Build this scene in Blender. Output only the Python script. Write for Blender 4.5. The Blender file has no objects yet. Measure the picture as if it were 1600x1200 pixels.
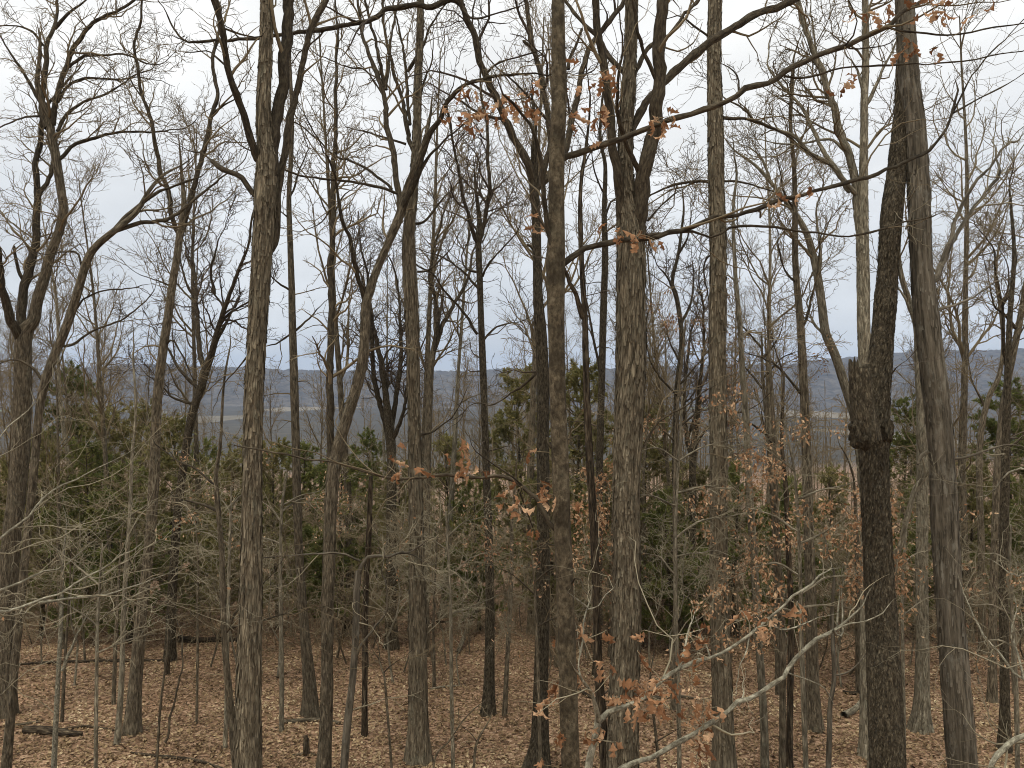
import bpy, math, random
import numpy as np
from mathutils import Vector

SC = bpy.context.scene
COL = SC.collection
rng = np.random.default_rng(11)
random.seed(11)
R = math.radians

# ------------------------------------------------------------------ camera
F = 1202.0                       # focal length in photo pixels (1600 wide)
HZ = 600.0                       # level camera: horizon at the photo's middle row
cam_d = bpy.data.cameras.new('camera')
cam = bpy.data.objects.new('camera', cam_d)
COL.objects.link(cam)
cam.location = (0, 0, 0)
cam.rotation_euler = (R(90), 0, 0)
cam_d.sensor_fit = 'HORIZONTAL'
cam_d.sensor_width = 36.0
cam_d.lens = 36.0 * F / 1600.0
cam_d.clip_start = 0.05
cam_d.clip_end = 40000
SC.camera = cam

# ------------------------------------------------------------------ sky, sun, exposure
SUN_EL, SUN_AZ = R(72), R(208)   # high, behind the camera and a little left, veiled by cloud
world = bpy.data.worlds.new('World')
SC.world = world
world.use_nodes = True
wn, wl = world.node_tree.nodes, world.node_tree.links
wn.clear()
w_out = wn.new('ShaderNodeOutputWorld')
w_bg = wn.new('ShaderNodeBackground')
w_sky = wn.new('ShaderNodeTexSky')
w_sky.sky_type = 'NISHITA'
w_sky.sun_disc = False
w_sky.sun_elevation = SUN_EL
w_sky.sun_rotation = SUN_AZ
w_scale = wn.new('ShaderNodeVectorMath'); w_scale.operation = 'SCALE'
w_scale.inputs['Scale'].default_value = 0.10
wl.new(w_sky.outputs[0], w_scale.inputs[0])
w_tc = wn.new('ShaderNodeTexCoord')
w_sep = wn.new('ShaderNodeSeparateXYZ')
wl.new(w_tc.outputs['Generated'], w_sep.inputs[0])
w_ramp = wn.new('ShaderNodeValToRGB')            # stratus deck: greyer and bluer low down, white overhead
cr = w_ramp.color_ramp
cr.elements[0].position = 0.0; cr.elements[0].color = (0.585, 0.612, 0.64, 1)
cr.elements[1].position = 1.0; cr.elements[1].color = (0.86, 0.86, 0.835, 1)
for p, c in ((0.10, (0.62, 0.646, 0.67, 1)), (0.20, (0.69, 0.71, 0.725, 1)), (0.30, (0.77, 0.78, 0.78, 1)), (0.42, (0.83, 0.832, 0.815, 1))):
    e = cr.elements.new(p); e.color = c
w_nz = wn.new('ShaderNodeTexNoise')
w_nz.inputs['Scale'].default_value = 2.6
w_nz.inputs['Detail'].default_value = 4
w_map = wn.new('ShaderNodeMapping'); w_map.inputs['Scale'].default_value = (1, 1, 2.6)
wl.new(w_tc.outputs['Generated'], w_map.inputs[0]); wl.new(w_map.outputs[0], w_nz.inputs['Vector'])
w_add = wn.new('ShaderNodeMath'); w_add.operation = 'MULTIPLY_ADD'
wl.new(w_nz.outputs['Fac'], w_add.inputs[0]); w_add.inputs[1].default_value = 0.34
w_add2 = wn.new('ShaderNodeMath'); w_add2.operation = 'SUBTRACT'; w_add2.inputs[1].default_value = 0.17
wl.new(w_sep.outputs['Z'], w_add2.inputs[0]); wl.new(w_add2.outputs[0], w_add.inputs[2])
wl.new(w_add.outputs[0], w_ramp.inputs[0])
w_nz2 = wn.new('ShaderNodeTexNoise'); w_nz2.inputs['Scale'].default_value = 5.5; w_nz2.inputs['Detail'].default_value = 6
w_mr = wn.new('ShaderNodeMapRange'); w_mr.inputs[1].default_value = 0.3; w_mr.inputs[2].default_value = 0.7; w_mr.inputs[3].default_value = 0.91; w_mr.inputs[4].default_value = 1.07
wl.new(w_map.outputs[0], w_nz2.inputs['Vector']); wl.new(w_nz2.outputs['Fac'], w_mr.inputs[0])
w_mul = wn.new('ShaderNodeVectorMath'); w_mul.operation = 'SCALE'
wl.new(w_ramp.outputs[0], w_mul.inputs[0]); wl.new(w_mr.outputs[0], w_mul.inputs['Scale'])
w_mix = wn.new('ShaderNodeMix'); w_mix.data_type = 'RGBA'
w_mix.inputs[0].default_value = 0.95
wl.new(w_scale.outputs[0], w_mix.inputs[6]); wl.new(w_mul.outputs[0], w_mix.inputs[7])
wl.new(w_mix.outputs[2], w_bg.inputs[0])
w_bg.inputs[1].default_value = 0.84
wl.new(w_bg.outputs[0], w_out.inputs[0])

sun_d = bpy.data.lights.new('sun', 'SUN')
sun_d.energy = 1.5
sun_d.angle = R(22)
sun_d.color = (1.0, 0.95, 0.85)
sun = bpy.data.objects.new('sun', sun_d)
COL.objects.link(sun)
sd = Vector((math.sin(SUN_AZ) * math.cos(SUN_EL), math.cos(SUN_AZ) * math.cos(SUN_EL), math.sin(SUN_EL)))
sun.rotation_euler = sd.to_track_quat('Z', 'Y').to_euler()

SC.view_settings.view_transform = 'Standard'
SC.view_settings.look = 'None'
SC.view_settings.gamma = 1.0
SC.view_settings.use_curve_mapping = False
SC.view_settings.exposure = 0.62
SC.cycles.max_bounces = 4
SC.cycles.diffuse_bounces = 2
SC.cycles.glossy_bounces = 1
SC.cycles.volume_bounces = 0
SC.cycles.filter_width = 1.0
SC.cycles.pixel_filter_type = 'BLACKMAN_HARRIS'
SC.cycles.use_denoising = True
SC.cycles.use_adaptive_sampling = True
SC.cycles.adaptive_threshold = 0.015

# ------------------------------------------------------------------ helpers: geometry
def norm(v):
    return v / np.maximum(np.linalg.norm(v, axis=-1, keepdims=True), 1e-9)

def vnoise(p, seed=0):
    """trilinear value noise 0..1, p (...,3)"""
    p = np.asarray(p, float)
    i = np.floor(p).astype(np.int64)
    f = p - i
    f = f * f * (3 - 2 * f)
    out = np.zeros(p.shape[:-1])
    for dx in (0, 1):
        for dy in (0, 1):
            for dz in (0, 1):
                h = ((i[..., 0] + dx) * 73856093) ^ ((i[..., 1] + dy) * 19349663) ^ ((i[..., 2] + dz) * 83492791) ^ (seed * 2654435)
                h = (h ^ (h >> 13)) * 1274126177
                h = (h ^ (h >> 16)) & 0xFFFF
                w = (f[..., 0] if dx else 1 - f[..., 0]) * (f[..., 1] if dy else 1 - f[..., 1]) * (f[..., 2] if dz else 1 - f[..., 2])
                out += w * h / 65535.0
    return out

def fbm(p, seed=0, octs=3):
    a, s, t = 0.0, 1.0, 0.0
    for o in range(octs):
        a = a + s * vnoise(np.asarray(p) * 2 ** o, seed + o); t += s; s *= 0.5
    return a / t

def make_mesh(name, verts, quads=None, tris=None, mat=None, bk=None, rnd=None, smooth=True):
    me = bpy.data.meshes.new(name)
    verts = np.ascontiguousarray(verts, np.float32).reshape(-1, 3)
    me.vertices.add(len(verts)); me.vertices.foreach_set('co', verts.ravel())
    loops, starts = [], []
    off = 0
    for arr, n in ((quads, 4), (tris, 3)):
        if arr is None or len(arr) == 0: continue
        arr = np.asarray(arr, np.int32).reshape(-1, n)
        loops.append(arr.ravel()); starts.append(off + np.arange(len(arr), dtype=np.int32) * n)
        off += arr.size
    loops = np.concatenate(loops); starts = np.concatenate(starts)
    me.loops.add(len(loops)); me.loops.foreach_set('vertex_index', loops)
    me.polygons.add(len(starts)); me.polygons.foreach_set('loop_start', starts)
    me.polygons.foreach_set('use_smooth', np.full(len(starts), smooth))
    if bk is not None:
        a = me.attributes.new('bk', 'FLOAT_VECTOR', 'POINT'); a.data.foreach_set('vector', np.ascontiguousarray(bk, np.float32).ravel())
    if rnd is not None:
        a = me.attributes.new('rnd', 'FLOAT', 'POINT'); a.data.foreach_set('value', np.ascontiguousarray(rnd, np.float32).ravel())
    if mat: me.materials.append(mat)
    me.update(calc_edges=True)
    return me

def link(name, me, parent=None):
    o = bpy.data.objects.new(name, me)
    COL.objects.link(o)
    if parent: o.parent = parent
    return o

def empty(name, loc, label=None, cat=None, group=None):
    o = bpy.data.objects.new(name, None)
    o.empty_display_size = 0.3
    COL.objects.link(o)
    o.location = loc
    tag(o, label, cat, group)
    return o

def tag(o, label=None, cat=None, group=None, kind=None):
    if label: o['label'] = label
    if cat: o['category'] = cat
    if group: o['group'] = group
    if kind: o['kind'] = kind
    return o

def tubes(P, Rr, k, phase=0.0):
    """P (N,m,3), Rr (N,m) -> verts, quads, bk"""
    N, m, _ = P.shape
    T = np.empty_like(P)
    T[:, 1:-1] = P[:, 2:] - P[:, :-2]; T[:, 0] = P[:, 1] - P[:, 0]; T[:, -1] = P[:, -1] - P[:, -2]
    T = norm(T)
    mean = norm(P[:, -1] - P[:, 0])
    ax = np.argmin(np.abs(mean), axis=1)
    ref = np.eye(3)[ax][:, None, :]
    U = norm(np.cross(T, np.broadcast_to(ref, T.shape)))
    V = np.cross(T, U)
    th = np.arange(k) / k * 2 * np.pi + phase
    c, s = np.cos(th), np.sin(th)
    ring = U[:, :, None, :] * c[None, None, :, None] + V[:, :, None, :] * s[None, None, :, None]
    verts = P[:, :, None, :] + ring * Rr[:, :, None, None]
    L = np.concatenate([np.zeros((N, 1)), np.cumsum(np.linalg.norm(np.diff(P, axis=1), axis=2), axis=1)], axis=1)
    bk = np.empty((N, m, k, 3))
    bk[..., 0] = c * Rr[..., None]; bk[..., 1] = s * Rr[..., None]; bk[..., 2] = L[..., None]
    idx = np.arange(N * m * k).reshape(N, m, k)
    a = idx[:, :-1]; b = idx[:, 1:]
    q = np.stack([a, np.roll(a, -1, 2), np.roll(b, -1, 2), b], axis=-1)
    return verts.reshape(-1, 3), q.reshape(-1, 4), bk.reshape(-1, 3)

def join(parts):
    vs, qs, bs, off = [], [], [], 0
    for v, q, b in parts:
        vs.append(v); qs.append(q + off); bs.append(b); off += len(v)
    return np.concatenate(vs), np.concatenate(qs), np.concatenate(bs)

def resample(P, W, n):
    """smooth (Catmull-Rom) resample of one polyline to n points by arc length"""
    P = np.asarray(P, float); W = np.asarray(W, float)
    if len(P) > 2:
        E = np.vstack([2 * P[0] - P[1], P, 2 * P[-1] - P[-2]])
        pts, ws = [], []
        for i in range(len(P) - 1):
            p0, p1, p2, p3 = E[i], E[i + 1], E[i + 2], E[i + 3]
            for t in np.linspace(0, 1, 9)[:-1]:
                pts.append(0.5 * (2 * p1 + (p2 - p0) * t + (2 * p0 - 5 * p1 + 4 * p2 - p3) * t * t + (3 * p1 - p0 - 3 * p2 + p3) * t ** 3))
                ws.append(W[i] * (1 - t) + W[i + 1] * t)
        pts.append(P[-1]); ws.append(W[-1])
        P, W = np.array(pts), np.array(ws)
    L = np.concatenate([[0], np.cumsum(np.linalg.norm(np.diff(P, axis=0), axis=1))])
    s = np.linspace(0, L[-1], n)
    return np.stack([np.interp(s, L, P[:, i]) for i in range(3)], 1), np.interp(s, L, W)

def grow(P, Rr, per_m, length, angle, segs, rr, rmin, up=0.06, wander=0.28, tmin=0.15, fall=0.55, flat=0.0, g=rng, maxn=100000):
    """children along parent polylines, vectorised"""
    N, m, _ = P.shape
    seg = np.linalg.norm(np.diff(P, axis=1), axis=2)
    L = seg.sum(1)
    lam = L * per_m
    cnt = np.floor(lam + g.random(N)).astype(int)
    n = int(cnt.sum())
    if n == 0: return np.zeros((0, segs + 1, 3)), np.zeros((0, segs + 1))
    par = np.repeat(np.arange(N), cnt)
    if n > maxn:
        par = np.sort(g.choice(par, maxn, replace=False)); n = maxn
    t = tmin + (1 - tmin) * g.random(n) ** 0.85
    x = t * (m - 1); i = np.minimum(x.astype(int), m - 2); f = (x - i)[:, None]
    p = P[par, i] * (1 - f) + P[par, i + 1] * f
    r0 = Rr[par, i] * (1 - f[:, 0]) + Rr[par, i + 1] * f[:, 0]
    tan = norm(P[par, i + 1] - P[par, i])
    rv = g.normal(size=(n, 3)); rv[:, 2] *= (1 - flat)
    perp = norm(rv - (rv * tan).sum(1, keepdims=True) * tan)
    a = g.uniform(angle[0], angle[1], n)[:, None]
    d = tan * np.cos(a) + perp * np.sin(a)
    ln = g.uniform(length[0], length[1], n) * (1 - fall * t)
    ln = np.minimum(ln, L[par] * 0.9 + 0.05)
    C = np.empty((n, segs + 1, 3)); C[:, 0] = p
    d = norm(d)
    for k in range(segs):
        C[:, k + 1] = C[:, k] + d * (ln / segs)[:, None]
        w = g.normal(size=(n, 3)) * wander
        d = norm(d + w + np.array([0, 0, up]))
    rb = np.maximum(np.minimum(r0 * rr, 0.012 + ln * 0.012), rmin)
    tt = np.linspace(0, 1, segs + 1)[None]
    CR = rb[:, None] * (1 - 0.75 * tt); CR = np.maximum(CR, rmin * (1 - 0.35 * tt))
    return C, CR

# ------------------------------------------------------------------ terrain
def terrain(x, y):
    x = np.asarray(x, float); y = np.asarray(y, float)
    near = -(6.1 + 0.1 * y)
    drop = np.where(y > 55, (y - 55) ** 2 * 0.0011, 0.0)
    drop = np.where(y > 155, 11.0 + (y - 155) * 0.10, drop)
    z = near - drop
    z = -88 + np.logaddexp(0, (z + 88) / 8.0) * 8.0
    fade = np.clip((y - 60) / 200, 0, 1)
    und = (vnoise(np.stack([x * 0.16, y * 0.16, x * 0], -1), 5) - 0.5) * 0.34 + (vnoise(np.stack([x * 0.5, y * 0.5, x * 0], -1), 9) - 0.5) * 0.12
    big = (vnoise(np.stack([x * 0.004, y * 0.004, x * 0], -1), 21) - 0.5) * 26
    return z + und * (1 - fade) + big * fade * np.clip(1.6 - y / 900, 0.15, 1)

def at(px, py, d):
    return np.array([(px - 800.0) / F * d, d, (HZ - py) / F * d])

def ground_at(px, py):
    lo, hi = 4.0, 120.0
    for _ in range(50):
        m = (lo + hi) / 2; p = at(px, py, m)
        if p[2] > float(terrain(p[0], p[1])): lo = m
        else: hi = m
    return at(px, py, lo), lo

# ------------------------------------------------------------------ materials
def new_mat(name):
    m = bpy.data.materials.new(name); m.use_nodes = True
    n, l = m.node_tree.nodes, m.node_tree.links
    b = n['Principled BSDF']
    b.inputs['Roughness'].default_value = 0.9
    if 'Specular IOR Level' in b.inputs: b.inputs['Specular IOR Level'].default_value = 0.15
    return m, n, l, b

def ramp(n, stops):
    r = n.new('ShaderNodeValToRGB'); e = r.color_ramp.elements
    e[0].position, e[0].color = stops[0][0], (*stops[0][1], 1)
    e[1].position, e[1].color = stops[-1][0], (*stops[-1][1], 1)
    for p, c in stops[1:-1]:
        x = e.new(p); x.color = (*c, 1)
    return r

def mixc(n, l, fac, a, b, mode='MIX'):
    m = n.new('ShaderNodeMix'); m.data_type = 'RGBA'; m.blend_type = mode
    for sock, v in ((m.inputs[0], fac), (m.inputs[6], a), (m.inputs[7], b)):
        if isinstance(v, (int, float)): sock.default_value = v
        elif isinstance(v, tuple): sock.default_value = (*v, 1)
        else: l.new(v, sock)
    return m.outputs[2]

def bark_mat(name, dark, mid, light, scale=22, stretch=0.16, lichen=0.3, lichen_col=(0.24, 0.25, 0.21), bump=0.9, plates=True, patch=0.0, moss=0.0):
    m, n, l, b = new_mat(name)
    at_ = n.new('ShaderNodeAttribute'); at_.attribute_name = 'bk'
    mp = n.new('ShaderNodeMapping'); mp.inputs['Scale'].default_value = (1, 1, stretch)
    oi = n.new('ShaderNodeObjectInfo')
    ov = n.new('ShaderNodeVectorMath'); ov.operation = 'SCALE'; ov.inputs[0].default_value = (7, 5, 3)
    l.new(oi.outputs['Random'], ov.inputs['Scale']); l.new(ov.outputs[0], mp.inputs['Location'])
    l.new(at_.outputs['Vector'], mp.inputs['Vector'])
    nz = n.new('ShaderNodeTexNoise'); nz.inputs['Scale'].default_value = scale; nz.inputs['Detail'].default_value = 7; nz.inputs['Roughness'].default_value = 0.65
    l.new(mp.outputs[0], nz.inputs['Vector'])
    # warp for the furrow network
    vo = n.new('ShaderNodeTexVoronoi'); vo.feature = 'DISTANCE_TO_EDGE'; vo.inputs['Scale'].default_value = scale * 1.25
    wv = n.new('ShaderNodeMix'); wv.data_type = 'VECTOR'; wv.inputs[0].default_value = 0.045
    l.new(mp.outputs[0], wv.inputs[4]); l.new(nz.outputs['Color'], wv.inputs[5]); l.new(wv.outputs[1], vo.inputs['Vector'])
    rp = ramp(n, [(0.36, dark), (0.5, mid), (0.66, light)])
    l.new(nz.outputs['Fac'], rp.inputs[0])
    col = rp.outputs[0]
    vc = n.new('ShaderNodeTexVoronoi'); vc.inputs['Scale'].default_value = scale * 1.25
    l.new(wv.outputs[1], vc.inputs['Vector'])
    hsv = n.new('ShaderNodeSeparateColor'); l.new(vc.outputs['Color'], hsv.inputs[0])
    mr = n.new('ShaderNodeMapRange'); mr.inputs[3].default_value = 0.72; mr.inputs[4].default_value = 1.3
    l.new(hsv.outputs[0], mr.inputs[0])
    col = mixc(n, l, 1.0, col, mr.outputs[0], 'MULTIPLY')
    if patch:
        pn = n.new('ShaderNodeTexNoise'); pn.inputs['Scale'].default_value = 9; pn.inputs['Detail'].default_value = 5
        mp2 = n.new('ShaderNodeMapping'); mp2.inputs['Scale'].default_value = (1, 1, 0.8); l.new(at_.outputs['Vector'], mp2.inputs['Vector']); l.new(mp2.outputs[0], pn.inputs['Vector'])
        pr = ramp(n, [(0.46, (0, 0, 0)), (0.60, (1, 1, 1))]); l.new(pn.outputs['Fac'], pr.inputs[0])
        pm = n.new('ShaderNodeMath'); pm.operation = 'MULTIPLY'; pm.inputs[1].default_value = patch; l.new(pr.outputs[0], pm.inputs[0])
        col = mixc(n, l, pm.outputs[0], col, tuple(0.55 * c for c in dark))
    if lichen:
        ln = n.new('ShaderNodeTexNoise'); ln.inputs['Scale'].default_value = 5.5; ln.inputs['Detail'].default_value = 8; ln.inputs['Roughness'].default_value = 0.7
        mp3 = n.new('ShaderNodeMapping'); mp3.inputs['Scale'].default_value = (1, 1, 0.45); mp3.inputs['Location'].default_value = (3.3, 1.7, 0.4)
        l.new(at_.outputs['Vector'], mp3.inputs['Vector']); l.new(mp3.outputs[0], ln.inputs['Vector'])
        lr = ramp(n, [(0.54, (0, 0, 0)), (0.66, (1, 1, 1))]); l.new(ln.outputs['Fac'], lr.inputs[0])
        lm = n.new('ShaderNodeMath'); lm.operation = 'MULTIPLY'; lm.inputs[1].default_value = lichen; l.new(lr.outputs[0], lm.inputs[0])
        col = mixc(n, l, lm.outputs[0], col, lichen_col)
    vr = n.new('ShaderNodeMapRange'); vr.inputs[3].default_value = 0.82; vr.inputs[4].default_value = 1.18
    l.new(oi.outputs['Random'], vr.inputs[0])
    col = mixc(n, l, 1.0, col, vr.outputs[0], 'MULTIPLY')
    col = mixc(n, l, 1.0, col, (1.20, 1.21, 1.02) if name != 'bark_smooth_olive_grey' else (0.97, 0.95, 0.88), 'MULTIPLY')
    l.new(col, b.inputs['Base Color'])
    hr = ramp(n, [(0.0, (0, 0, 0)), (0.16, (1, 1, 1))]); l.new(vo.outputs['Distance'], hr.inputs[0])
    hm = n.new('ShaderNodeMath'); hm.operation = 'MULTIPLY_ADD'
    l.new(hr.outputs[0], hm.inputs[0]); hm.inputs[1].default_value = 0.7 if plates else 0.12
    l.new(nz.outputs['Fac'], hm.inputs[2])
    bu = n.new('ShaderNodeBump'); bu.inputs['Strength'].default_value = bump; bu.inputs['Distance'].default_value = 0.035
    l.new(hm.outputs[0], bu.inputs['Height']); l.new(bu.outputs[0], b.inputs['Normal'])
    return m

def twig_mat(name, a, c):
    m, n, l, b = new_mat(name)
    tc = n.new('ShaderNodeTexCoord')
    nz = n.new('ShaderNodeTexNoise'); nz.inputs['Scale'].default_value = 2.2; nz.inputs['Detail'].default_value = 4
    l.new(tc.outputs['Object'], nz.inputs['Vector'])
    rp = ramp(n, [(0.35, a), (0.65, c)]); l.new(nz.outputs['Fac'], rp.inputs[0])
    oi = n.new('ShaderNodeObjectInfo')
    vr = n.new('ShaderNodeMapRange'); vr.inputs[3].default_value = 0.8; vr.inputs[4].default_value = 1.2
    l.new(oi.outputs['Random'], vr.inputs[0])
    l.new(mixc(n, l, 1.0, rp.outputs[0], vr.outputs[0], 'MULTIPLY'), b.inputs['Base Color'])
    return m

def leaf_mat(name, stops, trans=0.25, obj_random=False):
    m, n, l, b = new_mat(name)
    if obj_random:
        s = n.new('ShaderNodeObjectInfo').outputs['Random']
    else:
        a = n.new('ShaderNodeAttribute'); a.attribute_name = 'rnd'; s = a.outputs['Fac']
    rp = ramp(n, stops); l.new(s, rp.inputs[0])
    tc = n.new('ShaderNodeTexCoord')
    nz = n.new('ShaderNodeTexNoise'); nz.inputs['Scale'].default_value = 60 if obj_random else 35; nz.inputs['Detail'].default_value = 4
    l.new(tc.outputs['Object'], nz.inputs['Vector'])
    mr = n.new('ShaderNodeMapRange'); mr.inputs[1].default_value = 0.3; mr.inputs[2].default_value = 0.7; mr.inputs[3].default_value = 0.75; mr.inputs[4].default_value = 1.2
    l.new(nz.outputs['Fac'], mr.inputs[0])
    col = mixc(n, l, 1.0, rp.outputs[0], mr.outputs[0], 'MULTIPLY')
    l.new(col, b.inputs['Base Color'])
    b.inputs['Roughness'].default_value = 0.75
    if trans:
        tr = n.new('ShaderNodeBsdfTranslucent'); l.new(col, tr.inputs[0])
        ms = n.new('ShaderNodeMixShader'); ms.inputs[0].default_value = trans
        l.new(b.outputs[0], ms.inputs[1]); l.new(tr.outputs[0], ms.inputs[2])
        l.new(ms.outputs[0], n['Material Output'].inputs[0])
    return m

M = {}
M['shag'] = bark_mat('bark_shaggy_grey_brown', (0.075, 0.058, 0.044), (0.165, 0.132, 0.102), (0.27, 0.225, 0.18), scale=24, stretch=0.13, lichen=0.2)
M['ridge'] = bark_mat('bark_ridged_brown', (0.06, 0.047, 0.036), (0.135, 0.107, 0.083), (0.225, 0.185, 0.148), scale=30, stretch=0.2, lichen=0.18)
M['dark'] = bark_mat('bark_dark_furrowed', (0.032, 0.025, 0.019), (0.075, 0.059, 0.044), (0.14, 0.115, 0.09), scale=36, stretch=0.34, lichen=0.12, lichen_col=(0.22, 0.22, 0.2), bump=1.0)
M['smooth'] = bark_mat('bark_smooth_olive_grey', (0.05, 0.043, 0.032), (0.11, 0.094, 0.072), (0.175, 0.153, 0.122), scale=20, stretch=0.09, lichen=0.45, lichen_col=(0.30, 0.29, 0.25), bump=0.55, plates=False)
M['mottle'] = bark_mat('bark_mottled_young_oak', (0.047, 0.036, 0.026), (0.091, 0.071, 0.052), (0.137, 0.110, 0.085), scale=40, stretch=0.6, lichen=0.35, lichen_col=(0.160, 0.139, 0.108), bump=0.7, plates=False, patch=0.6)
M['pale'] = bark_mat('bark_pale_grey', (0.11, 0.092, 0.073), (0.205, 0.174, 0.142), (0.31, 0.272, 0.23), scale=24, stretch=0.2, lichen=0.3, lichen_col=(0.33, 0.33, 0.29))
M['white'] = bark_mat('bark_whitish_sapling', (0.085, 0.073, 0.06), (0.175, 0.157, 0.133), (0.30, 0.275, 0.24), scale=44, stretch=0.5, lichen=0.3, lichen_col=(0.42, 0.41, 0.37), bump=0.4, plates=False)
M['rot'] = bark_mat('bark_rotten_wood', (0.02, 0.014, 0.01), (0.055, 0.04, 0.03), (0.13, 0.1, 0.075), scale=26, stretch=0.15, lichen=0.1)
M['young'] = bark_mat('bark_young_limb_backlit', (0.024, 0.018, 0.014), (0.048, 0.037, 0.028), (0.078, 0.063, 0.048), scale=34, stretch=0.3, lichen=0.25, lichen_col=(0.099, 0.092, 0.073), bump=0.6, plates=False)  # young limb bark, darkened so backlit shade against the sky is in the colour
M['twig'] = twig_mat('twig_brown_grey', (0.126, 0.096, 0.056), (0.223, 0.175, 0.106))
M['twigpale'] = twig_mat('twig_pale_grey', (0.179, 0.152, 0.099), (0.336, 0.293, 0.197))
M['twigdark'] = twig_mat('twig_dark', (0.061, 0.047, 0.034), (0.112, 0.087, 0.063))
M['oakleaf'] = leaf_mat('leaf_oak_orange_brown', [(0.0, (0.171, 0.077, 0.035)), (0.35, (0.309, 0.154, 0.073)), (0.7, (0.448, 0.253, 0.135)), (1.0, (0.575, 0.383, 0.230))], 0.3, True)
M['beechleaf'] = leaf_mat('leaf_marcescent_tan', [(0.0, (0.247, 0.121, 0.058)), (0.5, (0.438, 0.257, 0.136)), (1.0, (0.651, 0.449, 0.271))], 0.3)
M['redleaf'] = leaf_mat('leaf_marcescent_red_brown', [(0.0, (0.150, 0.076, 0.044)), (0.5, (0.300, 0.164, 0.094)), (1.0, (0.485, 0.329, 0.187))], 0.3)
M['litter'] = leaf_mat('leaf_litter', [(0.0, (0.056, 0.036, 0.019)), (0.3, (0.171, 0.113, 0.059)), (0.6, (0.311, 0.219, 0.119)), (0.82, (0.445, 0.336, 0.197)), (1.0, (0.594, 0.494, 0.311))], 0.0)
M['needle'] = leaf_mat('cedar_foliage', [(0.0, (0.086, 0.101, 0.035)), (0.5, (0.174, 0.190, 0.062)), (0.85, (0.260, 0.244, 0.078)), (1.0, (0.375, 0.256, 0.104))], 0.35)
M['needleolive'] = leaf_mat('cedar_foliage_olive', [(0.0, (0.122, 0.116, 0.046)), (0.5, (0.226, 0.211, 0.081)), (0.85, (0.307, 0.260, 0.102)), (1.0, (0.393, 0.280, 0.132))], 0.35)

# ------------------------------------------------------------------ ground
def ground_material():
    m, n, l, b = new_mat('leaf_covered_ground')
    tc = n.new('ShaderNodeTexCoord'); geo = n.new('ShaderNodeNewGeometry')
    wv = n.new('ShaderNodeTexNoise'); wv.inputs['Scale'].default_value = 9; l.new(geo.outputs['Position'], wv.inputs['Vector'])
    wm = n.new('ShaderNodeMix'); wm.data_type = 'VECTOR'; wm.inputs[0].default_value = 0.06
    l.new(geo.outputs['Position'], wm.inputs[4]); l.new(wv.outputs['Color'], wm.inputs[5])
    vo = n.new('ShaderNodeTexVoronoi'); vo.inputs['Scale'].default_value = 15; l.new(wm.outputs[1], vo.inputs['Vector'])
    sc = n.new('ShaderNodeSeparateColor'); l.new(vo.outputs['Color'], sc.inputs[0])
    rp = ramp(n, [(0.0, (0.08, 0.046, 0.026)), (0.35, (0.19, 0.112, 0.065)), (0.7, (0.29, 0.18, 0.108)), (1.0, (0.42, 0.285, 0.185))])
    l.new(sc.outputs[0], rp.inputs[0])
    big = n.new('ShaderNodeTexNoise'); big.inputs['Scale'].default_value = 0.35; big.inputs['Detail'].default_value = 5; l.new(geo.outputs['Position'], big.inputs['Vector'])
    bm = n.new('ShaderNodeMapRange'); bm.inputs[1].default_value = 0.3; bm.inputs[2].default_value = 0.7; bm.inputs[3].default_value = 0.75; bm.inputs[4].default_value = 1.15
    l.new(big.outputs['Fac'], bm.inputs[0])
    near = mixc(n, l, 1.0, rp.outputs[0], bm.outputs[0], 'MULTIPLY')
    # valley: woods, hay fields, pasture
    sep = n.new('ShaderNodeSeparateXYZ'); l.new(geo.outputs['Position'], sep.inputs[0])
    mp = n.new('ShaderNodeMapping'); mp.inputs['Scale'].default_value = (0.0042, 0.0020, 0); l.new(geo.outputs['Position'], mp.inputs['Vector'])
    fv = n.new('ShaderNodeTexVoronoi'); fv.inputs['Scale'].default_value = 1.0; l.new(mp.outputs[0], fv.inputs['Vector'])
    fs = n.new('ShaderNodeSeparateColor'); l.new(fv.outputs['Color'], fs.inputs[0])
    fr = n.new('ShaderNodeValToRGB'); fr.color_ramp.interpolation = 'CONSTANT'
    e = fr.color_ramp.elements; e[0].position = 0; e[0].color = (0.06, 0.052, 0.038, 1); e[1].position = 0.52; e[1].color = (0.15, 0.128, 0.088, 1)
    for p, c in ((0.62, (0.14, 0.155, 0.075)), (0.70, (0.07, 0.061, 0.045)), (0.94, (0.20, 0.168, 0.115))):
        x = e.new(p); x.color = (*c, 1)
    l.new(fs.outputs[0], fr.inputs[0])
    fn = n.new('ShaderNodeTexNoise'); fn.inputs['Scale'].default_value = 0.03; fn.inputs['Detail'].default_value = 6; l.new(geo.outputs['Position'], fn.inputs['Vector'])
    fm = n.new('ShaderNodeMapRange'); fm.inputs[1].default_value = 0.3; fm.inputs[2].default_value = 0.7; fm.inputs[3].default_value = 0.7; fm.inputs[4].default_value = 1.2; l.new(fn.outputs['Fac'], fm.inputs[0])
    far = mixc(n, l, 1.0, fr.outputs[0], fm.outputs[0], 'MULTIPLY')
    fac = n.new('ShaderNodeMapRange'); fac.inputs[1].default_value = 780; fac.inputs[2].default_value = 860; l.new(sep.outputs['Y'], fac.inputs[0])
    col = mixc(n, l, fac.outputs[0], near, far)
    l.new(col, b.inputs['Base Color'])
    bu = n.new('ShaderNodeBump'); bu.inputs['Strength'].default_value = 0.8; bu.inputs['Distance'].default_value = 0.03
    l.new(vo.outputs['Distance'], bu.inputs['Height']); l.new(bu.outputs[0], b.inputs['Normal'])
    return m

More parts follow.
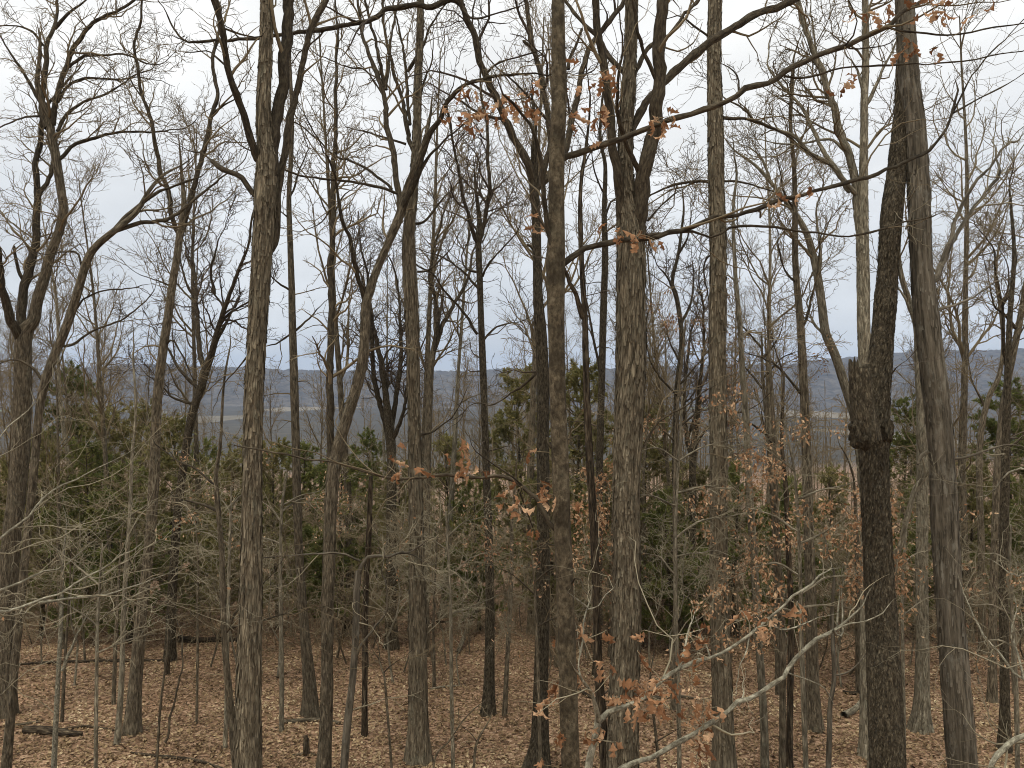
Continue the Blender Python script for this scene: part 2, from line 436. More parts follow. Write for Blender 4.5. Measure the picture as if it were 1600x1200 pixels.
def build_ground():
    ys = np.concatenate([np.arange(-30, 4, 2.0), np.arange(4, 60, 0.65), 60 * np.exp(np.linspace(0, math.log(9000 / 60), 120))])
    xs1 = np.concatenate([np.arange(0, 34, 0.75), 34 * np.exp(np.linspace(0, math.log(9000 / 34), 90))])
    xs = np.concatenate([-xs1[::-1][:-1], xs1])
    X, Y = np.meshgrid(xs, ys)
    Z = terrain(X, Y)
    v = np.stack([X, Y, Z], -1)
    idx = np.arange(X.size).reshape(X.shape)
    q = np.stack([idx[:-1, :-1], idx[:-1, 1:], idx[1:, 1:], idx[1:, :-1]], -1).reshape(-1, 4)
    o = link('ground', make_mesh('ground', v, q, mat=ground_material()))
    tag(o, 'leaf covered woodland floor falling away to the valley', kind='structure')

def build_hills():
    m, n, l, b = new_mat('wooded_hills')
    geo = n.new('ShaderNodeNewGeometry')
    nz = n.new('ShaderNodeTexNoise'); nz.inputs['Scale'].default_value = 0.02; nz.inputs['Detail'].default_value = 8; nz.inputs['Roughness'].default_value = 0.7; l.new(geo.outputs['Position'], nz.inputs['Vector'])
    rp = ramp(n, [(0.36, (0.03, 0.026, 0.022)), (0.5, (0.08, 0.07, 0.057)), (0.64, (0.14, 0.122, 0.098))]); l.new(nz.outputs['Fac'], rp.inputs[0])
    l.new(rp.outputs[0], b.inputs['Base Color'])
    # ridges: distance, crest height (m over camera) by azimuth
    specs = [(4300, 1500, [(-0.95, 40), (-0.66, 70), (-0.60, 66), (-0.5, 112), (-0.44, 108), (-0.3, 82), (-0.05, 78), (0.12, 84), (0.3, 104), (0.42, 128), (0.52, 186), (0.60, 176), (0.68, 192), (1.0, 160)], 31),
             (7200, 1800, [(-1.0, 120), (-0.66, 105), (-0.3, 112), (-0.1, 104), (0.0, 118), (0.3, 140), (0.5, 170), (0.66, 190), (1.0, 200)], 47)]
    parts_v, parts_q, off = [], [], 0
    for D, W, prof, sd_ in specs:
        az = np.linspace(-1.05, 1.05, 620); tt = np.linspace(0, 1, 34)
        A, T = np.meshgrid(az, tt)
        dist = D - W + T * W * 1.6
        X = A * dist; Y = dist * np.ones_like(A)
        crest = np.interp(A, [p[0] for p in prof], [p[1] for p in prof]) + 95 + (fbm(np.stack([A * 14, A * 0, A * 0 + sd_], -1), sd_ + 3, 4) - 0.5) * 46
        s = np.clip(T * 1.6, 0, 1.6)
        shape = np.where(s < 1, np.sin(np.clip(s, 0, 1) * np.pi / 2) ** 1.5, 1 - (s - 1) * 0.8)
        gul = fbm(np.stack([X * 0.0022, Y * 0.0022, X * 0], -1), sd_, 4) - 0.5
        can = vnoise(np.stack([X * 0.06, Y * 0.06, X * 0], -1), sd_ + 7) - 0.5
        Z = -97 + crest * shape * (1 + gul * 0.35 * np.where(s < 1, (1 - s) * 1.6 + 0.08, 0.1)) + can * 15 * np.clip(s * 3, 0, 1)
        v = np.stack([X, Y, Z], -1).reshape(-1, 3)
        idx = np.arange(A.size).reshape(A.shape)
        q = np.stack([idx[:-1, :-1], idx[:-1, 1:], idx[1:, 1:], idx[1:, :-1]], -1).reshape(-1, 4)
        parts_v.append(v); parts_q.append(q + off); off += len(v)
    o = link('hills', make_mesh('hills', np.concatenate(parts_v), np.concatenate(parts_q), mat=m))
    tag(o, 'long wooded blue grey ridges beyond the valley', kind='structure')

build_ground()
build_hills()

# ------------------------------------------------------------------ tree builder
LEAFS = []

def oak_leaf_meshes():
    out = []
    g = np.random.default_rng(3)
    for v in range(14):
        n = 11
        s = np.linspace(0, 1, n)
        env = np.sin(np.pi * (0.10 + 0.86 * s)) ** 0.8
        wid = 0.034 * env * (0.62 + 0.38 * np.cos(2 * np.pi * (3.6 * s + 0.2 * g.random())))
        wid[0] = 0.002; wid[-1] = 0.004
        Ln = 0.115
        bend = g.choice([-1, 1]) * g.uniform(0.8, 3.6); fold = g.uniform(-0.1, 1.25); twist = g.uniform(-1.8, 1.8)
        a = bend * (s - 0.3)
        x = np.concatenate([[0], np.cumsum(np.cos(a[:-1]) * Ln / (n - 1))]); z = np.concatenate([[0], np.cumsum(-np.sin(a[:-1]) * Ln / (n - 1))])
        mid = np.stack([x, 0 * s, z], 1)
        tw = twist * (s - 0.2)
        f1, f2 = fold + g.normal(0, 0.25, n), fold + g.normal(0, 0.25, n)
        lv = mid + np.stack([0.3 * wid, wid * np.cos(f1 + tw), wid * np.sin(f1 + tw)], 1)
        rv = mid + np.stack([0.3 * wid, -wid * np.cos(f2 - tw), wid * np.sin(f2 - tw)], 1)
        V = np.concatenate([lv, mid, rv])
        i = np.arange(n - 1)
        q = np.concatenate([np.stack([i, i + 1, n + i + 1, n + i], 1), np.stack([n + i, n + i + 1, 2 * n + i + 1, 2 * n + i], 1)])
        out.append(make_mesh('oak_leaf', V, q, mat=M['oakleaf']))
    return out

LEAFS = oak_leaf_meshes()

def kites(pos, size, g, droop=0.5, aspect=0.5):
    """joined small leaves: 4 verts, 2 tris each, folded on the midrib"""
    n = len(pos)
    d = g.normal(size=(n, 3)); d[:, 2] -= droop * 2; d = norm(d)
    r = g.normal(size=(n, 3)); s = norm(np.cross(d, r)); nn = np.cross(d, s)
    L = (size[0] + (size[1] - size[0]) * g.random(n))[:, None]
    w = L * aspect * 0.5
    fold = g.uniform(-0.3, 0.7, n)[:, None] * w
    b = pos; t = pos + d * L + nn * fold * 0.6
    l_ = pos + d * L * 0.45 + s * w + nn * fold; r_ = pos + d * L * 0.45 - s * w + nn * fold
    V = np.stack([b, l_, t, r_], 1).reshape(-1, 3)
    i = np.arange(n)[:, None] * 4
    T = np.concatenate([i + np.array([[0, 1, 2]]), i + np.array([[0, 2, 3]])])
    return V, T, np.repeat(g.random(n), 4)

def trunk_mesh(P, W, mat, k, step, rough, ground_z=None, flare=0.6, seed=0, cap=True, lobes=5, cell=(26, 3.2), cracks=0):
    """one trunk with bark relief; P base->top, W radii"""
    L = np.linalg.norm(np.diff(P, axis=0), axis=1).sum()
    n = max(8, int(L / step))
    C, r = resample(P, W, n)
    g = np.random.default_rng(seed)
    wob = np.stack([vnoise(np.stack([np.arange(n) * step * 0.5, np.full(n, seed * 1.7), np.full(n, j * 9.1)], 1), seed) - 0.5 for j in range(2)], 1) * 0.35 * r.mean()
    C[:, :2] += wob
    v, q, bk = tubes(C[None], r[None], k)
    v = v.reshape(n, k, 3); bk = bk.reshape(n, k, 3)
    th = np.arange(k) / k * 2 * np.pi
    ctr = C[:, None, :]
    rad = norm(v - ctr)
    h = bk[..., 2]
    q1 = np.stack([bk[..., 0] * cell[0], bk[..., 1] * cell[0], h * cell[1]], -1)
    n1 = vnoise(q1, seed + 1); ridge = 1 - np.abs(2 * n1 - 1)
    q2 = np.stack([bk[..., 0] * 60, bk[..., 1] * 60, h * 11], -1)
    n2 = vnoise(q2, seed + 2)
    lump = vnoise(np.stack([np.cos(th)[None] * 1.1 + 0 * h, np.sin(th)[None] * 1.1 + 0 * h, h * 0.9], -1), seed + 3) - 0.5
    disp = rough * ((0.55 - ridge) * 1.0 + (n2 - 0.5) * 0.7) + lump * r[:, None] * 0.12
    for c_ in range(cracks):
        h0 = g.uniform(0, h.max() * 0.85); hl = g.uniform(1.0, 3.2); t0 = g.uniform(0, 2 * np.pi)
        tc_ = t0 + 0.5 * (vnoise(np.stack([h * 1.6, h * 0 + c_, h * 0], -1), seed + 9) - 0.5)
        dt = np.abs((th[None] - tc_ + np.pi) % (2 * np.pi) - np.pi) * r[:, None]
        fade = np.clip((h - h0) / 0.3, 0, 1) * np.clip((h0 + hl - h) / 0.3, 0, 1)
        disp = disp + fade * (-0.022 * np.exp(-(dt / 0.014) ** 2) + 0.012 * np.exp(-((dt - 0.035) / 0.02) ** 2))
    if flare:
        hh = h - h[0:1]
        disp = disp + r[:, None] * flare * np.exp(-hh / (0.32 + r[0])) * (1 + 0.45 * np.cos(lobes * th[None] + seed) + 0.3 * np.cos(3 * th[None] + 2 * seed))
    v = v + rad * disp[..., None]
    verts = v.reshape(-1, 3); bkf = bk.reshape(-1, 3)
    tris = None
    if cap:
        verts = np.vstack([verts, C[-1] + (C[-1] - C[-2]) * 0.3]); bkf = np.vstack([bkf, [0, 0, h[-1, 0]]])
        i = np.arange(k) + (n - 1) * k
        tris = np.stack([i, np.roll(i, -1), np.full(k, len(verts) - 1)], 1)
    return make_mesh('trunk', verts, q, tris, mat=mat, bk=bkf), C, r

def bark_strips(C, r, seed, per_m=46, mat=None, ll=(0.10, 0.34), ww=(0.012, 0.03), lf=(0.004, 0.022)):
    """loose plates of shaggy bark standing off the trunk (joined)"""
    g = np.random.default_rng(seed)
    L = np.concatenate([[0], np.cumsum(np.linalg.norm(np.diff(C, axis=0), axis=1))])
    n = int(L[-1] * per_m)
    s = g.uniform(0.3, L[-1] - 0.3, n)
    th = g.uniform(0, 2 * np.pi, n)
    ln = g.uniform(*ll, n); wd = g.uniform(*ww, n)
    lift = g.uniform(*lf, n)
    ups = np.array([-0.5, 0.0, 0.5]); offs = np.stack([lift, 0.003 + 0 * lift, lift * 0.6], 1)
    V = np.empty((n, 3, 2, 3)); B = np.empty((n, 3, 2, 3))
    for j in range(3):
        ss = np.clip(s + ups[j] * ln, 0, L[-1])
        c = np.stack([np.interp(ss, L, C[:, a]) for a in range(3)], 1); rr = np.interp(ss, L, r)
        for m_, sg in enumerate((-1, 1)):
            t2 = th + sg * wd / rr * (1.0 if j == 1 else 0.7) + 0.04 * (j - 1)
            rad = np.stack([np.cos(t2), np.sin(t2), 0 * t2], 1)
            V[:, j, m_] = c + rad * (rr * 1.0 + 0.004 + offs[:, j])[:, None]
            B[:, j, m_] = np.stack([rad[:, 0] * rr, rad[:, 1] * rr, ss], 1)
    idx = np.arange(n * 6).reshape(n, 3, 2)
    q = np.concatenate([np.stack([idx[:, j, 0], idx[:, j, 1], idx[:, j + 1, 1], idx[:, j + 1, 0]], 1) for j in range(2)])
    return make_mesh('bark_strips', V.reshape(-1, 3), q, mat=mat, bk=B.reshape(-1, 3), smooth=False)

SEED = [100]

def px_line(pts, d0, d1, wig=0.0, g=rng):
    n = len(pts)
    dd = np.linspace(d0, d1, n)
    P = np.array([at(p[0], p[1], dd[i]) for i, p in enumerate(pts)])
    W = np.array([p[2] * dd[i] / F / 2 for i, p in enumerate(pts)])
    return P, W

def extend_up(P, W, length, g, n=6, up=0.22, wander=0.12, rtip=0.015):
    d = norm(P[-1] - P[-2]); pts = [P[-1]]; r = [W[-1]]
    for i in range(n):
        d = norm(d + g.normal(size=3) * wander + np.array([0, 0, up]))
        pts.append(pts[-1] + d * length / n); r.append(max(rtip, W[-1] * (1 - (i + 1) / n * 0.9)))
    return np.vstack([P, pts[1:]]), np.concatenate([W, r[1:]])

def tree(name, label, d, trunk, limbs=(), bark='ridge', twig='twig', lean=0.0, k=None, rough=0.006, dens=1.0, crown_from=None, extend=6.0,
         flare=0.42, base=True, strips=0, twig_scale=1.0, up=0.07, cat='tree', group=None, leaves=None, auto=0, side=0.5, lowtwigs=0.0, cap=True, step=None, extend_limbs=True):
    """trunk: list (px,py,w) from bottom to top; limbs: list of (pts, depth change at the tip)"""
    SEED[0] += 1; sd_ = SEED[0]
    g = np.random.default_rng(sd_)
    trunk = [tuple(t) for t in trunk]
    ytop = trunk[-1][1]; ybot = trunk[0][1]
    depth = lambda y: d + lean * (ybot - y) / F * d
    P = np.array([at(x, y, depth(y)) for x, y, w in trunk]); W = np.array([w * depth(y) / F / 2 for x, y, w in trunk])
    if base:                                       # run the foot down into the leaf litter
        gz = float(terrain(P[0, 0], P[0, 1]))
        dr = P[0] - P[1]; dr = dr / max(abs(dr[2]), 1e-3); dr[:2] = np.clip(dr[:2], -0.12, 0.12)
        dz = P[0, 2] - gz
        if dz > 0.05:
            foot = P[0] + np.array([dr[0] * dz, dr[1] * dz, 0]); foot[2] = float(terrain(foot[0], foot[1])) - 0.06
            P = np.vstack([foot, P]); W = np.concatenate([[W[0] * 1.06], W])
        else:
            P[0, 2] = gz - 0.06
    basep = P[0].copy()
    in_top = P[-1].copy()
    if ytop < 20 and extend:
        P, W = extend_up(P, W, extend, g)
    elif extend_limbs and cat != 'stump' and name not in ('snag',):
        P, W = extend_up(P, W, float(np.clip(W[-1] * 45, 0.3, 2.2)), g, n=5, up=0.15, wander=0.15, rtip=0.004)
    root = empty(name, basep, label, cat, group)
    off = basep
    rmax = W[len(W) // 3]
    if k is None: k = int(np.clip(2 * np.pi * rmax / max(0.020 * d / 12, 0.014), 9, 72))
    if step is None: step = 0.065 * max(1, d / 12)
    tm, C, r = trunk_mesh(P - off, W, M[bark], k, step, rough, flare=flare if base else 0, seed=sd_, cap=cap, cell={'dark': (30, 9), 'ridge': (26, 5), 'rot': (24, 3), 'smooth': (12, 1.2)}.get(bark, (24, 3.2)), cracks=14 if bark == 'smooth' and rmax > 0.1 else 0)
    link('trunk', tm, root)
    if strips:
        o = link('bark_strips', bark_strips(C, r, sd_, strips, M[bark], *((0.03, 0.085), (0.006, 0.013), (0.002, 0.011)) if bark == 'dark' else ((0.10, 0.34), (0.012, 0.03), (0.004, 0.022)) if bark == 'shag' else ((0.06, 0.2), (0.008, 0.018), (0.003, 0.012))), root); o['kind'] = 'stuff'
    rmin = 0.0044 * max(0.75, d / 13.0) * twig_scale
    L1P, L1R = [], []
    samples = []
    for a in range(len(trunk) - 1):
        for t in np.linspace(0, 1, 10):
            y_ = trunk[a][1] * (1 - t) + trunk[a + 1][1] * t
            samples.append((trunk[a][0] * (1 - t) + trunk[a + 1][0] * t, y_, depth(y_)))
    for li, item in enumerate(limbs):
        pts, dz = item[0], item[1]
        nm = item[2] if len(item) > 2 else 'limb'
        sm = np.array(samples); d0 = float(sm[np.argmin((sm[:, 0] - pts[0][0]) ** 2 + (sm[:, 1] - pts[0][1]) ** 2), 2])
        if dz is None: dz = g.uniform(-0.16, 0.2) * np.hypot(pts[-1][0] - pts[0][0], pts[-1][1] - pts[0][1]) / F * d * 2
        p, w = px_line(pts, d0, d0 + dz)
        for a in range(len(pts) - 1):
            for t in np.linspace(0, 1, 8):
                samples.append((pts[a][0] * (1 - t) + pts[a + 1][0] * t, pts[a][1] * (1 - t) + pts[a + 1][1] * t, d0 + dz * (a + t) / (len(pts) - 1)))
        if extend_limbs and (pts[-1][1] < 12 or pts[-1][0] < -5 or pts[-1][0] > 1605):
            p, w = extend_up(p, w, float(np.clip(w[-1] * 70, 0.8, 5.0)), g)
        if nm == 'limb':
            tl = float(np.clip(w[-1] * 70, 0.25, 2.2)) * (0.5 if d < 8 else 1.0)
            p, w = extend_up(p, w, tl, g, n=5, up=0.10, wander=0.22, rtip=rmin * 0.9)
        Ln = np.linalg.norm(np.diff(p, axis=0), axis=1).sum()
        nn = int(np.clip(Ln / 0.09 / max(1, d / 14), 10, 90))
        p, w = resample(p, w, nn)
        j = (np.stack([vnoise(np.stack([np.arange(nn) * Ln / nn * 2.2, np.full(nn, li * 3.3 + sd_), np.full(nn, a * 5.0)], 1), sd_) - 0.5 for a in range(3)], 1)) * min(0.055, Ln * 0.02)
        j = j + (np.stack([vnoise(np.stack([np.arange(nn) * Ln / nn * 8.0, np.full(nn, li * 7.3 + sd_), np.full(nn, a * 5.0 + 2)], 1), sd_ + 4) - 0.5 for a in range(3)], 1)) * min(0.036, Ln * 0.015)
        j[0] = 0
        p = p + j - off
        kk = int(np.clip(2 * np.pi * w[0] / (0.02 * d / 12), 7, 30))
        v, q, bk = tubes(p[None], w[None], kk)
        v = v.reshape(nn, kk, 3); bkr = bk.reshape(nn, kk, 3)
        dsp = (vnoise(bkr * np.array([30, 30, 5]), sd_ + li) - 0.5) * min(rough * 1.4, w.max() * 0.3) + (vnoise(bkr * np.array([9, 9, 9.0]) + 3, sd_ + li) - 0.5) * 0.3 * w[:, None]
        v = v + norm(v - p[:, None]) * dsp[..., None]
        vv = np.vstack([v.reshape(-1, 3), p[-1] + (p[-1] - p[-2]) * 0.5]); bb = np.vstack([bk, [0, 0, Ln]])
        i = np.arange(kk) + (nn - 1) * kk
        link(nm, make_mesh(nm, vv, q, np.stack([i, np.roll(i, -1), np.full(kk, len(vv) - 1)], 1), mat=M['young' if bark in ('shag', 'ridge', 'dark', 'mottle') and w[0] < 0.13 else bark], bk=bb), root)  # thinner limbs take the bark with backlit shade painted into its colour
        if nm == 'limb':
            a, b = resample(p, w, 14); L1P.append(a); L1R.append(b)
    # upper trunk as parent of side branches
    parts = []
    zc = crown_from
    hi = C[:, 2] + off[2] > ((HZ - (zc if zc is not None else 420)) / F * d)
    A1 = [np.zeros((0, 14, 3))]; A1r = [np.zeros((0, 14))]
    if hi.sum() > 4:
        tp, tr = C[hi], r[hi]
        tp, tr = resample(tp, tr, 14)
        lb, lr = grow(tp[None], tr[None], 1.5 * side * dens, (1.2, 3.2), (0.6, 1.25), 8, 0.4, rmin * 1.6, up=0.10, wander=0.2, tmin=0.02, g=g)
        if len(lb):
            parts.append(tubes(lb, lr, 5))
            A1.append(np.stack([resample(a, b, 14)[0] for a, b in zip(lb, lr)])); A1r.append(np.stack([resample(a, b, 14)[1] for a, b in zip(lb, lr)]))
    if lowtwigs:
        lo = ~hi
        tp, tr = resample(C[lo], r[lo], 14)
        lb, lr = grow(tp[None], tr[None], lowtwigs, (0.4, 1.6), (0.9, 1.6), 6, 0.2, rmin * 1.3, up=0.02, wander=0.3, tmin=0.25, fall=0.2, g=g)
        if len(lb):
            parts.append(tubes(lb, lr, 4))
            c3, r3 = grow(lb, lr, 3.0, (0.15, 0.6), (0.5, 1.1), 4, 0.6, rmin, up=0.02, g=g); parts.append(tubes(c3, r3, 3))
    if L1P:
        A1.append(np.stack(L1P)); A1r.append(np.stack(L1R))
    A1 = np.concatenate(A1); A1r = np.concatenate(A1r)
    if len(A1):
        b2, r2 = grow(A1, A1r, 2.9 * dens, (0.6, 2.3), (0.4, 1.1), 8, 0.55, rmin * 1.3, up=up, wander=0.26, tmin=0.12, g=g)
        if len(b2):
            parts.append(tubes(b2, r2, 4))
            b3, r3 = grow(b2, r2, 5.6 * dens, (0.25, 1.05), (0.45, 1.15), 5, 0.7, rmin, up=up * 0.8, wander=0.32, tmin=0.12, g=g)
            parts.append(tubes(b3, r3, 3))
            b4, r4 = grow(b3, r3, 4.6 * dens, (0.10, 0.45), (0.5, 1.1), 3, 0.8, rmin * 0.8, up=up * 0.5, wander=0.3, tmin=0.15, g=g)
            parts.append(tubes(b4, r4, 3))
            if leaves:
                mat, amount, size, sel = leaves
                pool = np.concatenate([b4[:, -1], b3[:, -1], b4[:, 1]])
                if sel is not None:
                    scr = np.stack([800 + (pool[:, 0] + off[0]) / (pool[:, 1] + off[1]) * F, HZ - (pool[:, 2] + off[2]) / (pool[:, 1] + off[1]) * F], 1)
                # leaves hang in patches
                pn = vnoise(pool * 1.3, sd_)
                pool = pool[pn > 0.5] if (pn > 0.5).sum() > 10 else pool
                pk = pool[g.integers(0, len(pool), amount)] + g.normal(size=(amount, 3)) * 0.05
                V, T, rn = kites(pk, size, g)
                o = link('leaves', make_mesh('leaves', V, None, T, mat=M[mat], rnd=rn, smooth=False), root); o['kind'] = 'stuff'
    if parts:
        v, q, bk = join(parts)
        o = link('crown', make_mesh('crown', v, q, mat=M[twig]), root); o['kind'] = 'stuff'
    return root, off, C, r

def lb(w0, w1, *xy, dz=None, name='limb'):
    n = len(xy) // 2
    return ([(xy[2 * i], xy[2 * i + 1], w0 + (w1 - w0) * i / max(1, n - 1)) for i in range(n)], dz, name)

# ------------------------------------------------------------------ the standing trees, traced one by one (left to right)
tree('hardwood_tree', 'grey brown trunk at the far left edge forking into several upright stems', 18.4,
     [(6, 1112, 28), (12, 900, 27), (27, 750, 26), (35, 640, 26), (37, 590, 25), (36, 545, 25), (40, 515, 22), (52, 500, 17), (57, 470, 16), (70, 430, 15), (78, 400, 14), (93, 362, 13), (100, 330, 13), (96, 300, 13), (87, 250, 14), (80, 215, 13), (76, 190, 12)],
     [lb(15, 9, 32, 530, 22, 510, 9, 478, 2, 440, -3, 405, -14, 360, dz=-1.0),
      lb(15, 7, 36, 525, 33, 500, 35, 460, 47, 415, 56, 375, 56, 335, 58, 308, 55, 262, 63, 225, 66, 190, dz=1.2),
      lb(6, 4, 38, 440, 30, 425, 25, 405, 22, 385, name='broken_stub'),
      lb(8, 5, 58, 312, 72, 288, 82, 262, 84, 235),
      lb(10, 4, 75, 200, 65, 165, 69, 110, 77, 62, 88, 33, 90, -10, dz=0.8),
      lb(6, 2, 66, 165, 45, 128, 20, 88, 0, 58),
      lb(9, 4, 82, 195, 90, 150, 103, 105, 120, 65, 150, 33, 180, 18, 204, 4),
      lb(6, 2, 94, 248, 118, 226, 160, 211, 205, 206, 240, 206, 275, 203),
      lb(6, 2, 90, 205, 105, 180, 130, 160, 165, 146, 205, 123),
      lb(5, 2, 90, 160, 112, 131, 148, 122, 190, 124, 215, 120),
      lb(5, 2, 108, 105, 130, 90, 160, 85, 205, 88, 230, 98),
      lb(6, 2, 85, 45, 110, 20, 135, 0),
      lb(4, 1.5, 66, 180, 40, 184, 15, 192, -8, 203),
      lb(4, 1.5, 74, 75, 50, 50, 25, 42, -5, 40)], bark='ridge', dens=1.05, extend=4, rough=0.008, strips=26)

tree('hardwood_tree', 'slim leaning tree beside the far left trunk with limbs arching to the right', 14.0,
     [(10, 1200, 14), (18, 1110, 13), (27, 1000, 12), (36, 900, 12), (47, 800, 12), (55, 720, 12), (62, 640, 12), (70, 598, 13), (85, 555, 13), (100, 520, 13), (117, 470, 13), (135, 410, 12), (150, 385, 11), (183, 357, 10)],
     [lb(9, 2, 180, 360, 200, 336, 222, 317, 250, 298, 280, 285, 310, 275),
      lb(8, 2, 180, 360, 215, 350, 262, 340, 292, 320, 330, 292, 360, 268),
      lb(5, 2, 92, 540, 120, 535, 150, 515, 190, 500, 225, 470),
      lb(4, 1.5, 108, 495, 130, 470, 160, 455, 210, 450),
      lb(5, 2, 70, 600, 50, 575, 25, 562, 0, 570),
      lb(4, 1.5, 130, 420, 120, 395, 100, 393, 90, 394)], bark='ridge', dens=1.0, rough=0.004)

tree('hardwood_tree', 'straight trunk from a mossy foot to a narrow V fork before the ridge', 17.0,
     [(208, 1148, 22), (213, 1060, 19), (222, 950, 17), (230, 880, 16), (240, 760, 15), (245, 640, 15), (252, 570, 14), (262, 500, 13), (270, 440, 12), (277, 400, 11), (281, 368, 11)],
     [lb(8, 3, 281, 372, 270, 340, 262, 300, 250, 260, 240, 215, 234, 178, 224, 152, 214, 110, 210, 70, 217, 30, 224, -15, dz=-0.6),
      lb(9, 4, 281, 372, 289, 345, 299, 310, 310, 268, 320, 230, 330, 182, 340, 146, 332, 110, 332, 80, 340, 55, 342, 36, dz=0.9),
      lb(3, 1.5, 268, 448, 250, 440, 235, 435),
      lb(4, 1.5, 331, 180, 350, 165, 370, 155),
      lb(3, 1.2, 225, 155, 205, 130, 200, 95),
      lb(4, 1.5, 255, 545, 270, 530, 285, 555, 300, 590)], bark='ridge', dens=0.8, rough=0.006, lowtwigs=0.5)

tree('hardwood_tree', 'crooked dark tree with low fork, left of the big grey trunk', 23.0,
     [(266, 1035, 16), (268, 960, 14), (272, 880, 13), (277, 805, 13), (282, 762, 12), (290, 700, 12), (300, 645, 13), (315, 600, 12), (322, 575, 12)],
     [lb(9, 3, 322, 578, 312, 545, 309, 510, 305, 470, 306, 440, 300, 400, 304, 350, dz=1.5),
      lb(10, 3, 322, 578, 332, 545, 345, 500, 358, 462, 373, 422, 388, 385, 393, 340, dz=-1.2),
      lb(5, 2, 305, 465, 290, 440, 280, 400), lb(5, 2, 340, 510, 365, 485, 390, 470), lb(5, 2, 335, 460, 330, 420, 340, 380),
      lb(6, 2, 310, 608, 280, 575, 265, 550, 262, 545), lb(5, 2, 300, 630, 270, 622, 255, 605)], bark='dark', twig='twigdark', dens=1.15, rough=0.006)

tree('hardwood_tree', 'big grey brown trunk left of centre splitting into two upright stems', 11.5,
     [(387, 1200, 42), (388, 1100, 38), (390, 1000, 36), (392, 900, 33), (394, 800, 29), (395, 700, 28), (398, 600, 28), (404, 500, 28), (409, 420, 29), (413, 350, 31), (416, 290, 33), (417, 250, 29), (413, 215, 23), (411, 150, 20), (414, 90, 19), (416, 0, 18), (417, -50, 17)],
     [lb(20, 16, 421, 275, 428, 228, 437, 160, 446, 85, 453, 0, 457, -60, dz=0.4),
      lb(12, 9, 416, 395, 429, 370, 434, 310, 440, 270, 447, 225, 454, 178, 465, 138, 483, 62, 497, 25, 512, -5, dz=0.9),
      lb(12, 9, 408, 255, 399, 233, 385, 187, 372, 155, 360, 120, 347, 50, 332, -5, dz=-0.8),
      lb(9, 7, 406, 312, 393, 298, 377, 277, 347, 264, 332, 252, name='broken_stub'),
      lb(4, 1.5, 358, 110, 335, 88, 325, 80, 300, 82), lb(4, 1.5, 352, 45, 380, 55, 400, 58),
      lb(3, 1.2, 333, 255, 315, 240, 295, 235, 270, 222),
      lb(3, 1.5, 392, 545, 375, 570, 350, 600)], bark='shag', dens=0.55, rough=0.011, strips=110, extend=7)

tree('hardwood_tree', 'thin leaning tree with a flared dark foot just right of the big grey trunk', 18.2,
     [(485, 1117, 24), (484, 1080, 20), (480, 1030, 17), (473, 950, 14), (466, 850, 13), (462, 700, 13), (460, 600, 13), (457, 500, 11), (456, 450, 10), (454, 380, 9), (452, 310, 8), (455, 240, 7), (456, 170, 6), (452, 90, 5), (455, 0, 4)],
     [lb(4, 2, 455, 455, 440, 447, 427, 436), lb(4, 1.5, 452, 312, 460, 290, 468, 262, 480, 235), lb(3, 1.5, 454, 345, 445, 335, 438, 330), lb(4, 1.5, 457, 520, 435, 535, 418, 540), lb(4, 1.5, 458, 520, 480, 500, 500, 480)],
     bark='ridge', dens=0.8, rough=0.005, crown_from=330, lowtwigs=0.4)

tree('hardwood_tree', 'tree whose bent right stem leans across to the shaggy trunk, thin stem straight', 14.5,
     [(507, 1200, 20), (510, 1100, 19), (511, 1000, 19), (513, 900, 19), (516, 800, 19), (521, 735, 20), (529, 695, 18), (543, 650, 17), (559, 600, 17), (569, 550, 17), (572, 480, 15), (579, 452, 14), (590, 420, 12), (605, 385, 12), (621, 347, 14), (629, 322, 13)],
     [lb(13, 3, 520, 745, 518, 690, 517, 600, 517, 500, 518, 400, 521, 330, 522, 250, 525, 180, 524, 120, 527, 60, 525, -5, dz=2.0),
      lb(8, 5, 570, 470, 562, 440, 554, 405, 546, 370, 537, 350, 530, 325, dz=-0.6),
      lb(11, 4, 628, 335, 623, 310, 619, 280, 616, 245, 606, 200, 600, 150, 590, 118, 575, 82, 566, 55, 562, 20, 560, -10, dz=1.0),
      lb(11, 4, 629, 330, 638, 300, 654, 268, 664, 225, 675, 203, 688, 183, 700, 156, 722, 137, 742, 127, 765, 119, 800, 115, dz=-1.0),
      lb(6, 2, 648, 285, 665, 250, 680, 232, 705, 208, 745, 180, dz=-0.4),
      lb(5, 2, 622, 303, 590, 293, 545, 284, 500, 279, 460, 272, 430, 258, 400, 238, dz=-0.8),
      lb(5, 2, 612, 296, 590, 277, 560, 258, 520, 240, 490, 215, 462, 192, dz=0.6),
      lb(6, 3, 601, 135, 594, 95, 585, 60, 575, 20, 568, -10), lb(6, 2, 603, 140, 608, 95, 611, 55, 620, 5),
      lb(3, 1.5, 520, 320, 505, 345, 490, 355), lb(4, 1.5, 523, 330, 535, 310, 545, 300), lb(3, 1.2, 596, 145, 570, 110, 545, 105, 520, 95, 495, 85)],
     bark='ridge', dens=0.8, rough=0.007, extend=0, strips=50)

